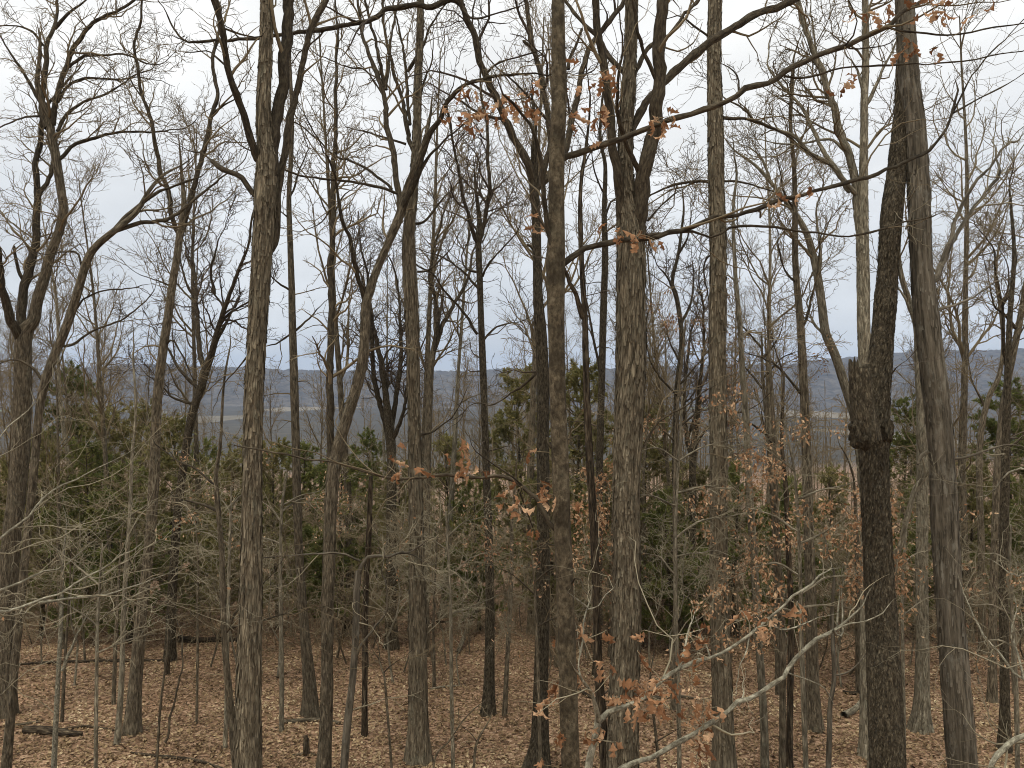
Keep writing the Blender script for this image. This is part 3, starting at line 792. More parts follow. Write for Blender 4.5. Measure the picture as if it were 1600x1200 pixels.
tree('hardwood_tree', 'straight shaggy trunk left of centre flaring at its foot in the leaves', 15.7,
     [(652, 1180, 33), (653, 1120, 30), (653, 1050, 29), (652, 950, 27), (650, 850, 23), (648, 750, 20), (647, 650, 19), (646, 560, 20), (644, 480, 22), (641, 420, 21), (640, 370, 19), (645, 310, 15), (650, 250, 13), (652, 200, 12), (653, 130, 11), (656, 60, 10), (657, 0, 9), (657, -40, 8)],
     [lb(8, 3, 648, 240, 640, 218, 634, 182, 626, 150, 612, 100, 604, 60, 598, 20, 596, -10), lb(6, 2, 640, 195, 637, 150, 634, 110, 625, 50, 615, 12),
      lb(6, 2, 637, 112, 650, 92, 662, 70, 672, 40, 698, 5), lb(5, 1.5, 650, 350, 670, 340, 700, 300, 720, 280), lb(4, 1.5, 655, 155, 665, 125, 675, 100, 678, 60),
      lb(4, 2, 653, 680, 675, 675, 690, 665, 704, 655), lb(4, 2, 652, 425, 668, 424, 685, 410, 694, 400), lb(4, 1.5, 634, 225, 600, 215, 570, 205, 545, 200)], bark='shag', dens=0.75, rough=0.010, strips=100, extend=5, flare=0.32)

tree('hardwood_tree', 'slender dark tree dividing into two thin stems right of the shaggy trunk', 18.6,
     [(762, 1110, 19), (765, 1050, 16), (766, 950, 14), (764, 850, 13), (760, 750, 12), (757, 650, 11), (754, 560, 11), (752, 500, 10), (750, 440, 10), (747, 375, 10)],
     [lb(7, 3, 747, 380, 738, 360, 732, 338, 722, 300, 714, 260, 708, 215, 700, 180), lb(8, 3, 748, 378, 755, 352, 761, 318, 765, 290, 762, 240, 760, 190, 752, 150, 750, 110),
      lb(5, 2, 746, 522, 726, 492, 700, 461, 680, 432, 656, 417), lb(4, 2, 748, 452, 722, 422, 690, 402, 672, 398), lb(4, 2, 754, 432, 770, 405, 800, 373), lb(4, 1.5, 757, 530, 775, 512, 800, 505), lb(4, 1.5, 745, 425, 728, 418, 722, 400, 730, 380)],
     bark='dark', twig='twigdark', dens=1.0, rough=0.005, lowtwigs=0.6)

tree('hardwood_tree', 'dark trunk standing behind the slim leafy oak, its limb leaning far left', 15.3,
     [(838, 1195, 34), (843, 1150, 25), (846, 1050, 22), (848, 950, 22), (848, 800, 20), (848, 700, 20), (850, 600, 19), (846, 520, 18), (842, 470, 16), (840, 400, 14), (838, 330, 14), (836, 295, 14)],
     [lb(13, 9, 836, 300, 829, 268, 815, 238, 800, 212, 780, 165, 760, 118, 745, 72, 732, 30, 723, 5, dz=-0.5),
      lb(10, 5, 724, 10, 708, 0, 690, 5, 672, 12, 640, 9, 603, 11, 592, 22, 570, 34, 530, 41, 500, 45, 450, 52, 402, 58, 360, 62, dz=-0.6),
      lb(10, 7, 838, 302, 850, 262, 862, 222, 853, 172, 848, 130, 838, 92, 830, 60, 825, 20, 822, -15, dz=0.6),
      lb(6, 5, 842, 100, 832, 78, 818, 64, name='broken_stub'),
      lb(11, 7, 842, 292, 868, 262, 886, 226, 896, 175, 908, 120, 925, 72, 945, 42, 972, 5, dz=0.9),
      lb(6, 4, 888, 108, 890, 92, 900, 72, 909, 46, name='broken_stub'),
      lb(5, 4, 838, 395, 830, 385, 824, 382, name='broken_stub'),
      lb(4, 1.5, 742, 60, 738, 40, 741, 5, 745, -10), lb(4, 2, 760, 115, 775, 100, 800, 92, 830, 83), lb(4, 2, 722, 10, 735, 30, 770, 22, 800, 14),
      lb(5, 2, 940, 47, 948, 30, 946, 18), lb(6, 3, 852, 560, 838, 585, 815, 605, 800, 612)],
     bark='dark', twig='twigdark', dens=0.5, rough=0.008, lowtwigs=0.3)

# the slim leafy oak nearest the camera
OAK_D = 5.5
oak, oak_off, oakC, oakR = tree('oak_tree', 'slim mottled young oak nearest the camera at the middle, holding brown leaves', OAK_D,
     [(892, 1200, 29), (887, 1050, 28), (881, 900, 27), (877, 800, 26.5), (874, 700, 26), (870, 600, 25), (868, 520, 25), (867, 450, 28), (867, 415, 29), (868, 370, 26), (868, 300, 24), (870, 220, 23), (874, 150, 23), (873, 60, 21), (873, 0, 20), (874, -60, 19)],
     [lb(11, 7, 864, 290, 868, 266, 884, 244, 905, 234, 950, 222, 1000, 205, 1050, 187, 1100, 168, 1155, 147, 1200, 130, 1260, 100, 1320, 72, 1385, 40, 1412, 20, 1455, -8, dz=0.5),
      lb(10, 3.5, 872, 428, 882, 414, 896, 402, 920, 385, 960, 375, 1000, 369, 1050, 362, 1100, 348, 1160, 333, 1200, 318, 1250, 302, 1300, 291, 1350, 277, 1410, 258, 1450, 242, 1466, 222, 1480, 196, 1491, 170, dz=0.9),
      lb(5, 2.5, 1010, 368, 1045, 371, 1085, 364, 1110, 372, 1150, 360, 1200, 355, 1260, 361, 1330, 367, 1400, 350, 1450, 342, dz=0.6),
      lb(8, 4, 866, 415, 856, 362, 848, 300, 844, 240, 835, 202, 820, 180, 806, 166, dz=-0.3),
      lb(8, 2, 876, 835, 864, 822, 851, 797, 835, 776, 815, 760, 790, 749, 760, 743, 720, 740, 690, 737, 672, 744, 640, 748, 600, 748, 560, 739, 530, 728, 500, 722, 450, 712, 400, 700, 370, 694, dz=0.5),
      lb(5, 4, 862, 700, 857, 693, 854, 684, name='broken_stub'),
      lb(4, 1.5, 1385, 42, 1420, 50, 1460, 52, 1500, 53, 1550, 45, 1605, 36, dz=0.3), lb(4, 1.5, 1226, 119, 1260, 116, 1300, 108, 1345, 100, 1400, 98, 1460, 95, 1540, 88, 1605, 75, dz=0.2),
      lb(3, 1.5, 1320, 72, 1335, 45, 1337, 25, 1325, 0, dz=-0.2), lb(3, 1.5, 1318, 72, 1350, 76, 1385, 70, 1400, 60, dz=0.3),
      lb(3.5, 1.5, 1491, 172, 1510, 140, 1530, 105, 1560, 70, 1605, 20, dz=0.3), lb(3.5, 1.5, 1490, 176, 1520, 160, 1560, 140, 1605, 112, dz=0.3),
      lb(3, 1.5, 820, 762, 800, 745, 770, 725, 742, 705, dz=-0.2), lb(3, 1.2, 885, 925, 905, 900, 915, 930, 930, 905, dz=-0.2),
      lb(3, 1.2, 1155, 147, 1152, 120, 1140, 105, 1120, 95, dz=0.2), lb(3, 1.2, 810, 764, 820, 790, 828, 815, 836, 832, dz=0.15)],
     bark='mottle', twig='twig', dens=0.42, rough=0.0035, k=40, step=0.03, extend=5, base=True, twig_scale=0.42, side=0.15)

def oak_leaves(parent, off, d, clusters, g, hang=0.8):
    tw = []
    for cx, cy, n, sp in clusters:
        for i in range(n):
            dd = d + g.normal() * 0.10
            p = at(cx + g.normal() * sp, cy + g.normal() * sp * 0.8, dd) - off
            o = link('leaf', LEAFS[g.integers(0, len(LEAFS))], parent)
            o.location = p
            dirv = Vector((g.normal(), g.normal(), g.normal() - hang * 1.3)).normalized()
            q = dirv.to_track_quat('X', 'Z')
            e = q.to_euler(); o.rotation_euler = e
            o.rotation_euler.rotate_axis('X', g.uniform(0, 6.28))
            s = g.uniform(0.85, 1.3); o.scale = (s, s, s)
            tw.append((p, at(cx, cy, d) - off))
    return tw

def leaf_twigs(parent, off, tw, clusters, anchors, mat, r=0.0016):
    """petioles and short shoots joining each leaf to its cluster and the cluster to the branch"""
    Ps = []
    for a, c in tw: Ps.append(np.stack([c, c * 0.6 + a * 0.4 + np.array([0, 0, 0.006]), a]))
    for (cx, cy, n, sp), (ax, ay, d) in zip(clusters, anchors):
        c = at(cx, cy, d) - off; a = at(ax, ay, d) - off
        Ps.append(np.stack([a, a * 0.5 + c * 0.5 + rng.normal(size=3) * 0.015, c]))
    P_ = np.stack(Ps); Rr = np.full(P_.shape[:2], r); Rr[-len(clusters):] *= 1.5
    v, q, b = tubes(P_, Rr, 4)
    o = link('leaf_stalks', make_mesh('leaf_stalks', v, q, mat=M[mat]), parent); o['kind'] = 'stuff'

oc = [(808, 158, 6, 9), (825, 150, 3, 7), (832, 178, 4, 9), (735, 140, 5, 9), (715, 172, 4, 9), (752, 172, 8, 10), (775, 190, 3, 8), (790, 160, 7, 10), (728, 190, 2, 7),
      (853, 122, 2, 5), (885, 178, 3, 7), (907, 98, 1, 3), (902, 135, 2, 6), (893, 200, 2, 6), (940, 115, 5, 9), (952, 130, 3, 7), (938, 178, 8, 11), (945, 220, 1, 4), (1025, 185, 5, 9), (1050, 192, 3, 8), (1042, 168, 1, 3),
      (836, 348, 2, 7), (828, 353, 2, 6), (970, 362, 5, 9), (1000, 366, 5, 10), (1028, 390, 1, 3), (1312, 130, 3, 9), (1330, 122, 2, 6), (1352, 22, 6, 10), (1385, 12, 3, 8), (1420, 72, 5, 10), (1452, 78, 2, 7), (1450, 8, 6, 12), (1478, 16, 6, 10), (1528, 14, 2, 6), (1205, 310, 3, 8), (1250, 302, 3, 8),
      (618, 720, 4, 9), (628, 735, 2, 6), (650, 735, 2, 6), (690, 706, 1, 3), (717, 740, 3, 8), (722, 682, 1, 3), (728, 705, 4, 8), (735, 720, 3, 8), (757, 735, 1, 4), (795, 765, 3, 7), (805, 790, 6, 10), (845, 755, 4, 8), (855, 770, 5, 9), (820, 790, 2, 5), (840, 828, 2, 6), (893, 783, 3, 8), (893, 800, 2, 6), (833, 705, 2, 5),
      (862, 1065, 4, 8), (855, 1095, 3, 8), (846, 1100, 3, 7), (870, 1090, 2, 6), (872, 1145, 3, 7), (910, 1052, 2, 5), (848, 1195, 2, 6), (858, 1008, 1, 4)]
near_pts = np.array([(p[0], p[1]) for p in [(864, 290), (884, 244), (950, 222), (1000, 205), (1050, 187), (1100, 168), (1155, 147), (1260, 100), (1320, 72), (1385, 40), (1440, 5), (920, 385), (960, 375), (1000, 369), (1050, 362), (1200, 318), (1250, 302), (856, 362), (848, 300), (844, 240), (835, 202), (806, 166), (851, 797), (815, 760), (760, 743), (720, 740), (672, 744), (640, 748), (600, 748), (742, 705), (836, 832), (870, 180), (874, 120), (887, 1050), (890, 1130), (892, 1195), (877, 800), (875, 710), (760, 180), (1500, 50)]], float)
def nearest(c):
    i = np.argmin(((near_pts - np.array(c[:2])) ** 2).sum(1)); return (near_pts[i][0], near_pts[i][1], OAK_D)
gl = np.random.default_rng(77)
tw = oak_leaves(oak, oak_off, OAK_D, oc, gl)
leaf_twigs(oak, oak_off, tw, oc, [nearest(c) for c in oc], 'twig')

tree('dead_tree', 'narrow dark weathered pole of a tree between the slim oak and the thick trunk', 12.2,
     [(945, 1200, 14), (940, 1110, 15), (935, 1040, 14), (932, 950, 12), (928, 830, 13), (921, 720, 12), (916, 600, 10), (914, 500, 9), (908, 400, 8), (906, 330, 7), (908, 280, 6), (914, 240, 5), (920, 190, 4), (922, 150, 3)],
     [lb(8, 6, 911, 497, 903, 470, 893, 448, 884, 428, dz=-0.3), lb(3, 1.5, 912, 260, 925, 235, 938, 225)], bark='rot', twig='twigdark', dens=0.6, rough=0.007, lowtwigs=0.3)

tree('hardwood_tree', 'thin dark stem seen just left of the thick ridged trunk', 22.0,
     [(935, 980, 12), (936, 850, 11), (938, 700, 11), (940, 600, 11), (943, 480, 11), (945, 400, 10), (944, 330, 8), (946, 260, 6), (938, 215, 5), (942, 150, 4)],
     [lb(4, 2, 945, 340, 955, 315, 966, 310), lb(3, 1.5, 942, 300, 930, 270, 925, 240), lb(5, 2, 938, 590, 930, 540, 918, 480, 915, 470)], bark='dark', twig='twigdark', dens=1.0, rough=0.005, lowtwigs=0.4)

tree('hardwood_tree', 'thick ridged trunk right of centre splitting into four heavy stems', 12.0,
     [(975, 1200, 49), (976, 1100, 46), (977, 1000, 44), (978, 900, 42), (980, 800, 40), (982, 700, 42), (984, 600, 45), (985, 500, 46), (985, 420, 45), (984, 360, 42), (978, 310, 30), (977, 260, 23), (979, 200, 22), (984, 130, 20), (986, 60, 18), (986, 0, 18), (987, -60, 17)],
     [lb(26, 17, 992, 395, 1000, 340, 1002, 300, 1008, 255, 1023, 195, 1028, 150, 1030, 100, 1033, 0, 1034, -50, dz=-0.5),
      lb(17, 9, 978, 370, 970, 310, 964, 270, 957, 205, 947, 135, 938, 75, 932, 0, 931, -30, dz=-0.6),
      lb(13, 11, 985, 205, 996, 182, 1010, 158, 1040, 125, 1075, 95, 1110, 65, 1150, 40, 1190, 20, 1245, -3, dz=0.9),
      lb(8, 5, 990, 125, 998, 98, 1012, 78, 1045, 55, 1068, 25, 1092, -6, dz=1.0),
      lb(9, 7, 1000, 270, 990, 252, 983, 235, 979, 225, dz=-0.3), lb(9, 5, 979, 118, 962, 100, 947, 80, 930, 55, 905, 30, 885, 5, dz=0.5),
      lb(7, 4, 1028, 130, 1012, 98, 998, 62, 990, 20, 985, -10, dz=-0.4), lb(5, 3, 1000, 545, 1006, 520, 1011, 490, name='broken_stub'), lb(4, 2, 1012, 345, 1030, 325, 1060, 300), lb(4, 2, 1004, 700, 1020, 672, 1040, 650, 1070, 635, 1090, 620)],
     bark='shag', dens=0.5, rough=0.016, strips=190, extend=7)

tree('hardwood_tree', 'tall straight grey trunk without low limbs right of the thick ridged trunk', 14.4,
     [(1130, 1195, 34), (1128, 1100, 31), (1126, 1000, 29), (1124, 900, 27), (1123, 800, 26), (1122, 700, 26), (1121, 600, 26), (1120, 500, 26), (1121, 400, 25), (1119, 300, 24), (1118, 200, 24), (1116, 100, 21), (1117, 0, 20), (1117, -60, 19)],
     [lb(6, 2, 1128, 184, 1160, 185, 1190, 194, 1225, 212, 1260, 235, dz=0.5), lb(6, 2, 1118, 285, 1085, 283, 1050, 288, 1025, 300, 1005, 310, dz=0.6), lb(4, 1.5, 1126, 282, 1160, 285, 1185, 292, 1210, 300), lb(3, 1.5, 1130, 640, 1155, 645, 1180, 635),
      lb(4, 1.5, 1112, 62, 1090, 45, 1065, 25, 1045, 28), lb(4, 2, 1126, 400, 1105, 400, 1100, 430, 1108, 470)], bark='shag', dens=0.55, rough=0.009, strips=100, extend=7, crown_from=60)

tree('hardwood_tree', 'thin pale trunk close on the right of the tall straight grey trunk', 14.2,
     [(1196, 1200, 13), (1193, 1100, 12), (1182, 950, 12), (1176, 850, 12), (1170, 750, 11), (1165, 650, 11), (1160, 580, 9), (1155, 500, 8), (1150, 450, 7), (1147, 400, 6), (1145, 330, 5), (1150, 280, 4)],
     [lb(4, 1.5, 1157, 530, 1175, 515, 1200, 530), lb(3, 1.2, 1150, 440, 1135, 430, 1125, 440), lb(3, 1.5, 1166, 660, 1185, 650, 1210, 655)], bark='pale', dens=0.9, rough=0.005, lowtwigs=0.7)

tree('hardwood_tree', 'brown trunk with broad foot in the leaves, straight, left of the dark burled trunk', 17.5,
     [(1272, 1135, 24), (1270, 1080, 19), (1268, 1000, 18), (1264, 850, 15), (1260, 700, 14), (1255, 600, 13), (1250, 500, 11), (1243, 420, 10), (1241, 340, 9), (1240, 260, 7), (1236, 190, 6), (1240, 110, 4)],
     [lb(5, 2, 1250, 520, 1265, 480, 1275, 440, 1280, 380), lb(4, 2, 1246, 445, 1225, 420, 1215, 380), lb(4, 2, 1241, 330, 1225, 300, 1220, 270), lb(5, 2, 1256, 620, 1230, 590, 1210, 570, 1195, 560)], bark='ridge', dens=0.9, rough=0.006, lowtwigs=0.4)

tree('hardwood_tree', 'lichened thin stem standing beside a straight slim trunk low on the right', 15.6,
     [(1233, 1166, 10), (1235, 1060, 10), (1236, 950, 9), (1232, 850, 8), (1228, 760, 7), (1222, 690, 6), (1225, 600, 4)], [], bark='rot', dens=0.7, rough=0.006, lowtwigs=0.8)
tree('hardwood_tree', 'straight slim trunk low on the right leaving the bottom edge', 13.8,
     [(1222, 1200, 11), (1223, 1100, 10), (1222, 1000, 10), (1216, 880, 9), (1212, 780, 8), (1210, 700, 7), (1205, 600, 5), (1200, 520, 3)], [lb(3, 1, 1210, 700, 1195, 670, 1190, 640)], bark='ridge', dens=0.7, rough=0.005, lowtwigs=0.7)

tree('hardwood_tree', 'pale leaning stem rising leftwards behind the broken stump of the burled trunk', 19.5,
     [(1362, 1085, 16), (1358, 900, 15), (1350, 760, 15), (1338, 660, 15), (1320, 600, 14), (1305, 555, 14), (1290, 520, 14), (1283, 470, 13), (1275, 420, 12), (1262, 370, 10), (1245, 338, 9), (1225, 310, 7), (1205, 285, 6)],
     [lb(6, 2, 1278, 440, 1283, 390, 1275, 340, 1285, 290), lb(5, 2, 1243, 335, 1240, 290, 1245, 240), lb(5, 2, 1292, 530, 1270, 500, 1260, 470), lb(4, 1.5, 1205, 287, 1190, 250, 1170, 230)], bark='pale', dens=1.0, rough=0.006)

tree('hardwood_tree', 'pale flaking twin stemmed tree rising behind the dark burled trunk', 16.0,
     [(1356, 1150, 22), (1356, 900, 21), (1355, 700, 20), (1352, 560, 19), (1350, 500, 19), (1349, 420, 19), (1348, 360, 18), (1349, 300, 14), (1350, 250, 12), (1350, 160, 11), (1352, 80, 10), (1352, 0, 9), (1353, -30, 9)],
     [lb(14, 7, 1346, 395, 1341, 330, 1335, 275, 1318, 222, 1300, 162, 1285, 112, 1271, 82, 1256, 40, 1245, -6, dz=0.5),
      lb(8, 4, 1338, 305, 1322, 285, 1300, 260, 1270, 240, 1240, 214, 1205, 198, 1180, 190, dz=-0.6), lb(8, 3, 1328, 300, 1305, 262, 1282, 225, 1265, 190, 1248, 160, 1215, 125, 1200, 100, dz=0.9),
      lb(6, 2, 1352, 165, 1370, 130, 1385, 100, 1402, 60), lb(5, 2, 1300, 165, 1280, 100, 1272, 50, 1266, 0), lb(5, 2, 1320, 235, 1295, 215, 1250, 225, 1205, 222), lb(5, 2, 1350, 150, 1340, 110, 1325, 90)],
     bark='pale', dens=1.0, rough=0.008, strips=40, extend=5)

burl, burl_off, bC, bR = tree('hardwood_tree', 'dark furrowed trunk on the right swollen by a burl, with broken stump', 10.0,
     [(1386, 1200, 52), (1383, 1100, 49), (1380, 1000, 46), (1375, 900, 43), (1371, 820, 42), (1369, 760, 42), (1367, 715, 43), (1367, 680, 44), (1368, 640, 42), (1371, 605, 38), (1375, 565, 35), (1379, 520, 32), (1383, 470, 33), (1386, 430, 30), (1388, 380, 30), (1392, 330, 31), (1398, 280, 28), (1402, 240, 26), (1406, 190, 22), (1408, 130, 18), (1411, 70, 15), (1414, 10, 13)],
     [lb(3, 1, 1385, 600, 1400, 575, 1420, 560)], bark='dark', twig='twigdark', dens=0.4, rough=0.013, extend=5, k=72, lean=0.06, strips=420)

def hollow_stub():
    """broken off second stem with a splintered, hollow top"""
    p, w = px_line([(1360, 690, 34), (1350, 650, 36), (1345, 610, 33), (1342, 570, 32)], 9.7, 9.75)
    n = 22; kk = 36
    P_, W_ = resample(p, w, n); P_ = P_ - burl_off
    v, q, bk = tubes(P_[None], W_[None], kk)
    v = v.reshape(n, kk, 3); b3 = bk.reshape(n, kk, 3)
    v += norm(v - P_[:, None]) * ((vnoise(b3 * np.array([28, 28, 5]), 4) - 0.5) * 0.028)[..., None]
    g = np.random.default_rng(8)
    jag = g.uniform(-0.05, 0.03, kk) + 0.11 * g.random(kk) ** 3 + 0.04 * np.cos(np.arange(kk) / kk * 6.28 + 1)
    v[-1, :, 2] += jag
    inner = [(v[-1] - P_[-1]) * 0.8 + P_[-1], (v[-1] - P_[-1]) * 0.55 + P_[-1] - np.array([0, 0, 0.12])]
    V = np.concatenate([v.reshape(-1, 3), *inner, [P_[-1] - np.array([0, 0, 0.25])]])
    B = np.concatenate([bk, bk[-kk:], bk[-kk:] * 0.7, [[0, 0, 0]]])
    qs = [q]
    for j in range(2):
        a = np.arange(kk) + (n - 1 + j) * kk; b_ = a + kk
        qs.append(np.stack([a, np.roll(a, -1), np.roll(b_, -1), b_], 1))
    a = np.arange(kk) + (n + 1) * kk
    t = np.stack([a, np.roll(a, -1), np.full(kk, len(V) - 1)], 1)
    o = link('broken_stub', make_mesh('broken_stub', V, np.concatenate(qs), t, mat=M['dark'], bk=B), burl)
    o['label'] = 'hollow splintered stump of a lost stem'
    # burl: lobed swelling wrapped on the left flank
    c0 = at(1345, 676, 9.74) - burl_off
    uu, vv = np.meshgrid(np.linspace(0, 2 * np.pi, 40, endpoint=False), np.linspace(0.02, np.pi - 0.02, 26))
    D = np.stack([np.sin(vv) * np.cos(uu), np.sin(vv) * np.sin(uu), np.cos(vv)], -1)
    rad = 0.158 + (fbm(D * 3.0 + 7, 3, 3) - 0.5) * 0.15
    V = c0 + D * rad[..., None] * np.array([0.86, 1.0, 1.3])
    idx = np.arange(40 * 26).reshape(26, 40)
    q = np.stack([idx[:-1], np.roll(idx[:-1], -1, 1), np.roll(idx[1:], -1, 1), idx[1:]], -1).reshape(-1, 4)
    o = link('burl', make_mesh('burl', V.reshape(-1, 3), q, mat=M['dark'], bk=V.reshape(-1, 3)), burl)
    c0 = at(1386, 672, 9.85) - burl_off
    V2 = c0 + D * (rad[..., None] * 0.62) * np.array([0.7, 1.0, 1.5])
    link('burl', make_mesh('burl', V2.reshape(-1, 3), q, mat=M['dark'], bk=V2.reshape(-1, 3)), burl)
hollow_stub()

tree('hardwood_tree', 'smooth olive grey trunk on the right leaning left with long vertical cracks', 10.4,
     [(1506, 1200, 42.3), (1498, 1100, 41.4), (1490, 1000, 40.4), (1483, 900, 39.5), (1476, 800, 39.5), (1470, 700, 37.6), (1463, 620, 37.6), (1456, 560, 35.7), (1449, 500, 35.7), (1443, 450, 33.8), (1438, 400, 31.0), (1436, 350, 32.0), (1434, 300, 32.9), (1430, 230, 32.0), (1427, 180, 30.1), (1422, 130, 29.1), (1418, 60, 28.2), (1415, 0, 26.3), (1413, -50, 25.4)],
     [lb(9, 3, 1456, 440, 1466, 425, 1476, 395, 1496, 340, 1520, 290, 1545, 262, 1580, 225, dz=1.0), lb(8, 4, 1458, 435, 1474, 405, 1490, 372, 1515, 335, 1540, 300, 1562, 270, dz=1.4),
      lb(5, 2, 1460, 487, 1490, 476, 1520, 465, 1553, 443, dz=0.4), lb(5, 2, 1440, 262, 1450, 275, 1448, 285), lb(6, 4, 1450, 706, 1440, 712, 1434, 725, name='broken_stub'),
      lb(5, 1.5, 1480, 717, 1505, 715, 1540, 703, 1575, 695, 1605, 700, dz=-0.4), lb(8, 3, 1440, 300, 1425, 330, 1420, 345)],
     bark='smooth', twig='twigpale', dens=0.6, rough=0.010, extend=7, k=72, strips=90)

tree('hardwood_tree', 'pale trunk half hidden behind the leaning olive grey trunk, broad foot showing left', 17.6,
     [(1438, 1132, 25), (1440, 1080, 20), (1441, 900, 18), (1441, 750, 17), (1440, 640, 14), (1436, 560, 12), (1432, 510, 10), (1420, 470, 9), (1408, 430, 8), (1404, 390, 6), (1410, 330, 5)],
     [lb(5, 2, 1426, 492, 1412, 465, 1401, 447), lb(5, 2, 1430, 520, 1450, 480, 1470, 450)], bark='pale', dens=0.9, rough=0.007)

tree('dead_tree', 'thin pale dead pole leaning against the olive grey trunk', 11.5,
     [(1395, 905, 9), (1405, 860, 8), (1417, 810, 8), (1430, 765, 8), (1448, 742, 7)], [lb(4, 2, 1430, 765, 1445, 735, 1440, 715)], bark='pale', twig='twigpale', dens=0.5, rough=0.003, extend=0)

tree('hardwood_tree', 'right edge tree leaning outwards past the dark cedar', 20.0,
     [(1550, 1060, 12), (1553, 900, 11), (1558, 750, 11), (1565, 660, 10), (1575, 595, 10), (1583, 555, 10), (1594, 500, 9), (1604, 440, 8), (1612, 380, 6)],
     [lb(6, 2, 1576, 590, 1568, 540, 1566, 480, 1558, 430, 1552, 390), lb(5, 2, 1590, 515, 1570, 490, 1555, 480, 1545, 440), lb(4, 1.5, 1566, 480, 1580, 450, 1590, 400)], bark='ridge', dens=1.2, rough=0.006)
tree('hardwood_tree', 'dark trunk near the right edge with its foot hidden in brush', 16.5,
     [(1570, 1150, 16), (1569, 1080, 14), (1568, 950, 13), (1570, 800, 13), (1572, 700, 12), (1574, 600, 10), (1578, 500, 8), (1585, 400, 6), (1580, 320, 4)], [lb(4, 2, 1576, 560, 1590, 530, 1605, 500), lb(4, 2, 1570, 700, 1590, 690, 1605, 670)], bark='dark', twig='twigdark', dens=0.8, rough=0.006, lowtwigs=0.5)
tree('hardwood_tree', 'slender tree with grey stem between the leaning olive grey trunk and the right edge', 24.0,
     [(1535, 1000, 11), (1533, 850, 10), (1530, 760, 9), (1532, 680, 9), (1545, 620, 8), (1560, 590, 7), (1568, 540, 6), (1563, 480, 5), (1555, 430, 4), (1562, 380, 3)], [lb(4, 1.5, 1562, 480, 1575, 450, 1572, 410), lb(4, 1.5, 1540, 640, 1520, 600, 1515, 570)], bark='ridge', dens=1.2, rough=0.005, lowtwigs=0.5)
tree('hardwood_tree', 'several stemmed tree spreading just left of the shaggy trunk, far back', 25.0,
     [(612, 985, 18), (612, 850, 16), (611, 720, 15), (608, 670, 16)],
     [lb(11, 4, 608, 675, 600, 600, 594, 560, 585, 522, 578, 470, 575, 430), lb(9, 4, 607, 680, 588, 610, 582, 545, 580, 495, 570, 450), lb(9, 3, 610, 675, 622, 600, 627, 545, 625, 500, 622, 450), lb(7, 2, 612, 690, 632, 640, 640, 580, 660, 540)], bark='dark', twig='twigdark', dens=1.2, rough=0.006)
tree('hardwood_tree', 'curved grey tree opening into two arms right of the shaggy trunk', 24.0,
     [(664, 1000, 12), (666, 850, 11), (668, 720, 11), (670, 640, 11), (673, 580, 10), (678, 545, 9)],
     [lb(8, 3, 678, 548, 684, 510, 681, 470, 672, 440, 675, 400, 682, 370), lb(8, 3, 678, 548, 690, 512, 706, 480, 722, 455, 735, 420, 740, 390)], bark='ridge', dens=1.2, rough=0.005)
tree('hardwood_tree', 'grey tree with crooked top seen right of the thick ridged trunk', 26.0,
     [(1052, 975, 12), (1054, 850, 11), (1055, 730, 10), (1057, 620, 9), (1065, 530, 8), (1057, 465, 7), (1050, 440, 6), (1060, 395, 5), (1067, 345, 4)], [lb(5, 2, 1060, 480, 1045, 440, 1030, 420), lb(5, 2, 1062, 510, 1080, 470, 1085, 430), lb(4, 1.5, 1058, 400, 1075, 370, 1080, 330)], bark='dark', twig='twigdark', dens=1.2, rough=0.005)
tree('hardwood_tree', 'low forking tree standing against the green field right of the thick ridged trunk', 27.0,
     [(1080, 965, 13), (1081, 850, 12), (1082, 740, 11), (1083, 710, 12)],
     [lb(9, 3, 1083, 712, 1090, 650, 1094, 590, 1100, 530, 1098, 470), lb(8, 3, 1082, 715, 1072, 680, 1069, 620, 1075, 560, 1080, 520), lb(5, 2, 1085, 700, 1105, 670, 1118, 660), lb(5, 2, 1075, 690, 1085, 650, 1088, 625)], bark='dark', twig='twigdark', dens=1.2, rough=0.005)

# slim saplings and snags with traceable stems
def sap(label, d, pts, limbs=(), **kw):
    a = dict(bark='ridge', dens=0.8, rough=0.003, lowtwigs=0.6, flare=0.2, extend=0, cat='sapling', strips=0)
    a.update(kw)
    return tree(a.pop('name', 'sapling'), label, d, pts, limbs, **a)
sap('thin grey forked sapling at the lower left in the leaves', 13.5, [(84, 1200, 8), (90, 1080, 7.5), (95, 980, 6), (97, 930, 5), (98, 880, 4), (104, 820, 2)], [lb(5, 2, 97, 1048, 112, 1010, 125, 980, 138, 955)], bark='white', twig='twigpale')
sap('straight grey sapling just left of the V forked tree', 16.4, [(183, 1171, 9), (189, 1080, 8), (192, 980, 8), (196, 900, 7), (203, 800, 6), (206, 720, 5), (212, 640, 4), (208, 560, 3)], bark='pale')
sap('short dark sapling behind the straight grey sapling', 19.0, [(178, 1106, 6), (180, 1020, 6), (183, 960, 5), (186, 900, 4), (190, 840, 2)])
sap('thin dark sapling between two grey saplings at the lower left', 17.8, [(97, 1132, 5), (100, 1060, 5), (103, 1000, 4), (108, 930, 3), (110, 880, 2)])
sap('wavy thin tree hugging the left side of the big grey trunk', 12.2, [(370, 1200, 14), (362, 1120, 12), (354, 1040, 10), (350, 970, 9), (348, 880, 8), (342, 800, 8), (338, 745, 7), (345, 690, 5), (350, 600, 4), (360, 540, 2)],
    [lb(5, 2, 352, 990, 366, 960, 390, 935, 405, 918), lb(4, 2, 352, 985, 380, 975, 410, 968, 440, 960), lb(4, 2, 340, 760, 320, 745, 300, 730, 280, 722, 255, 705), lb(5, 3, 343, 800, 315, 788, 290, 782, name='broken_stub')], bark='ridge')
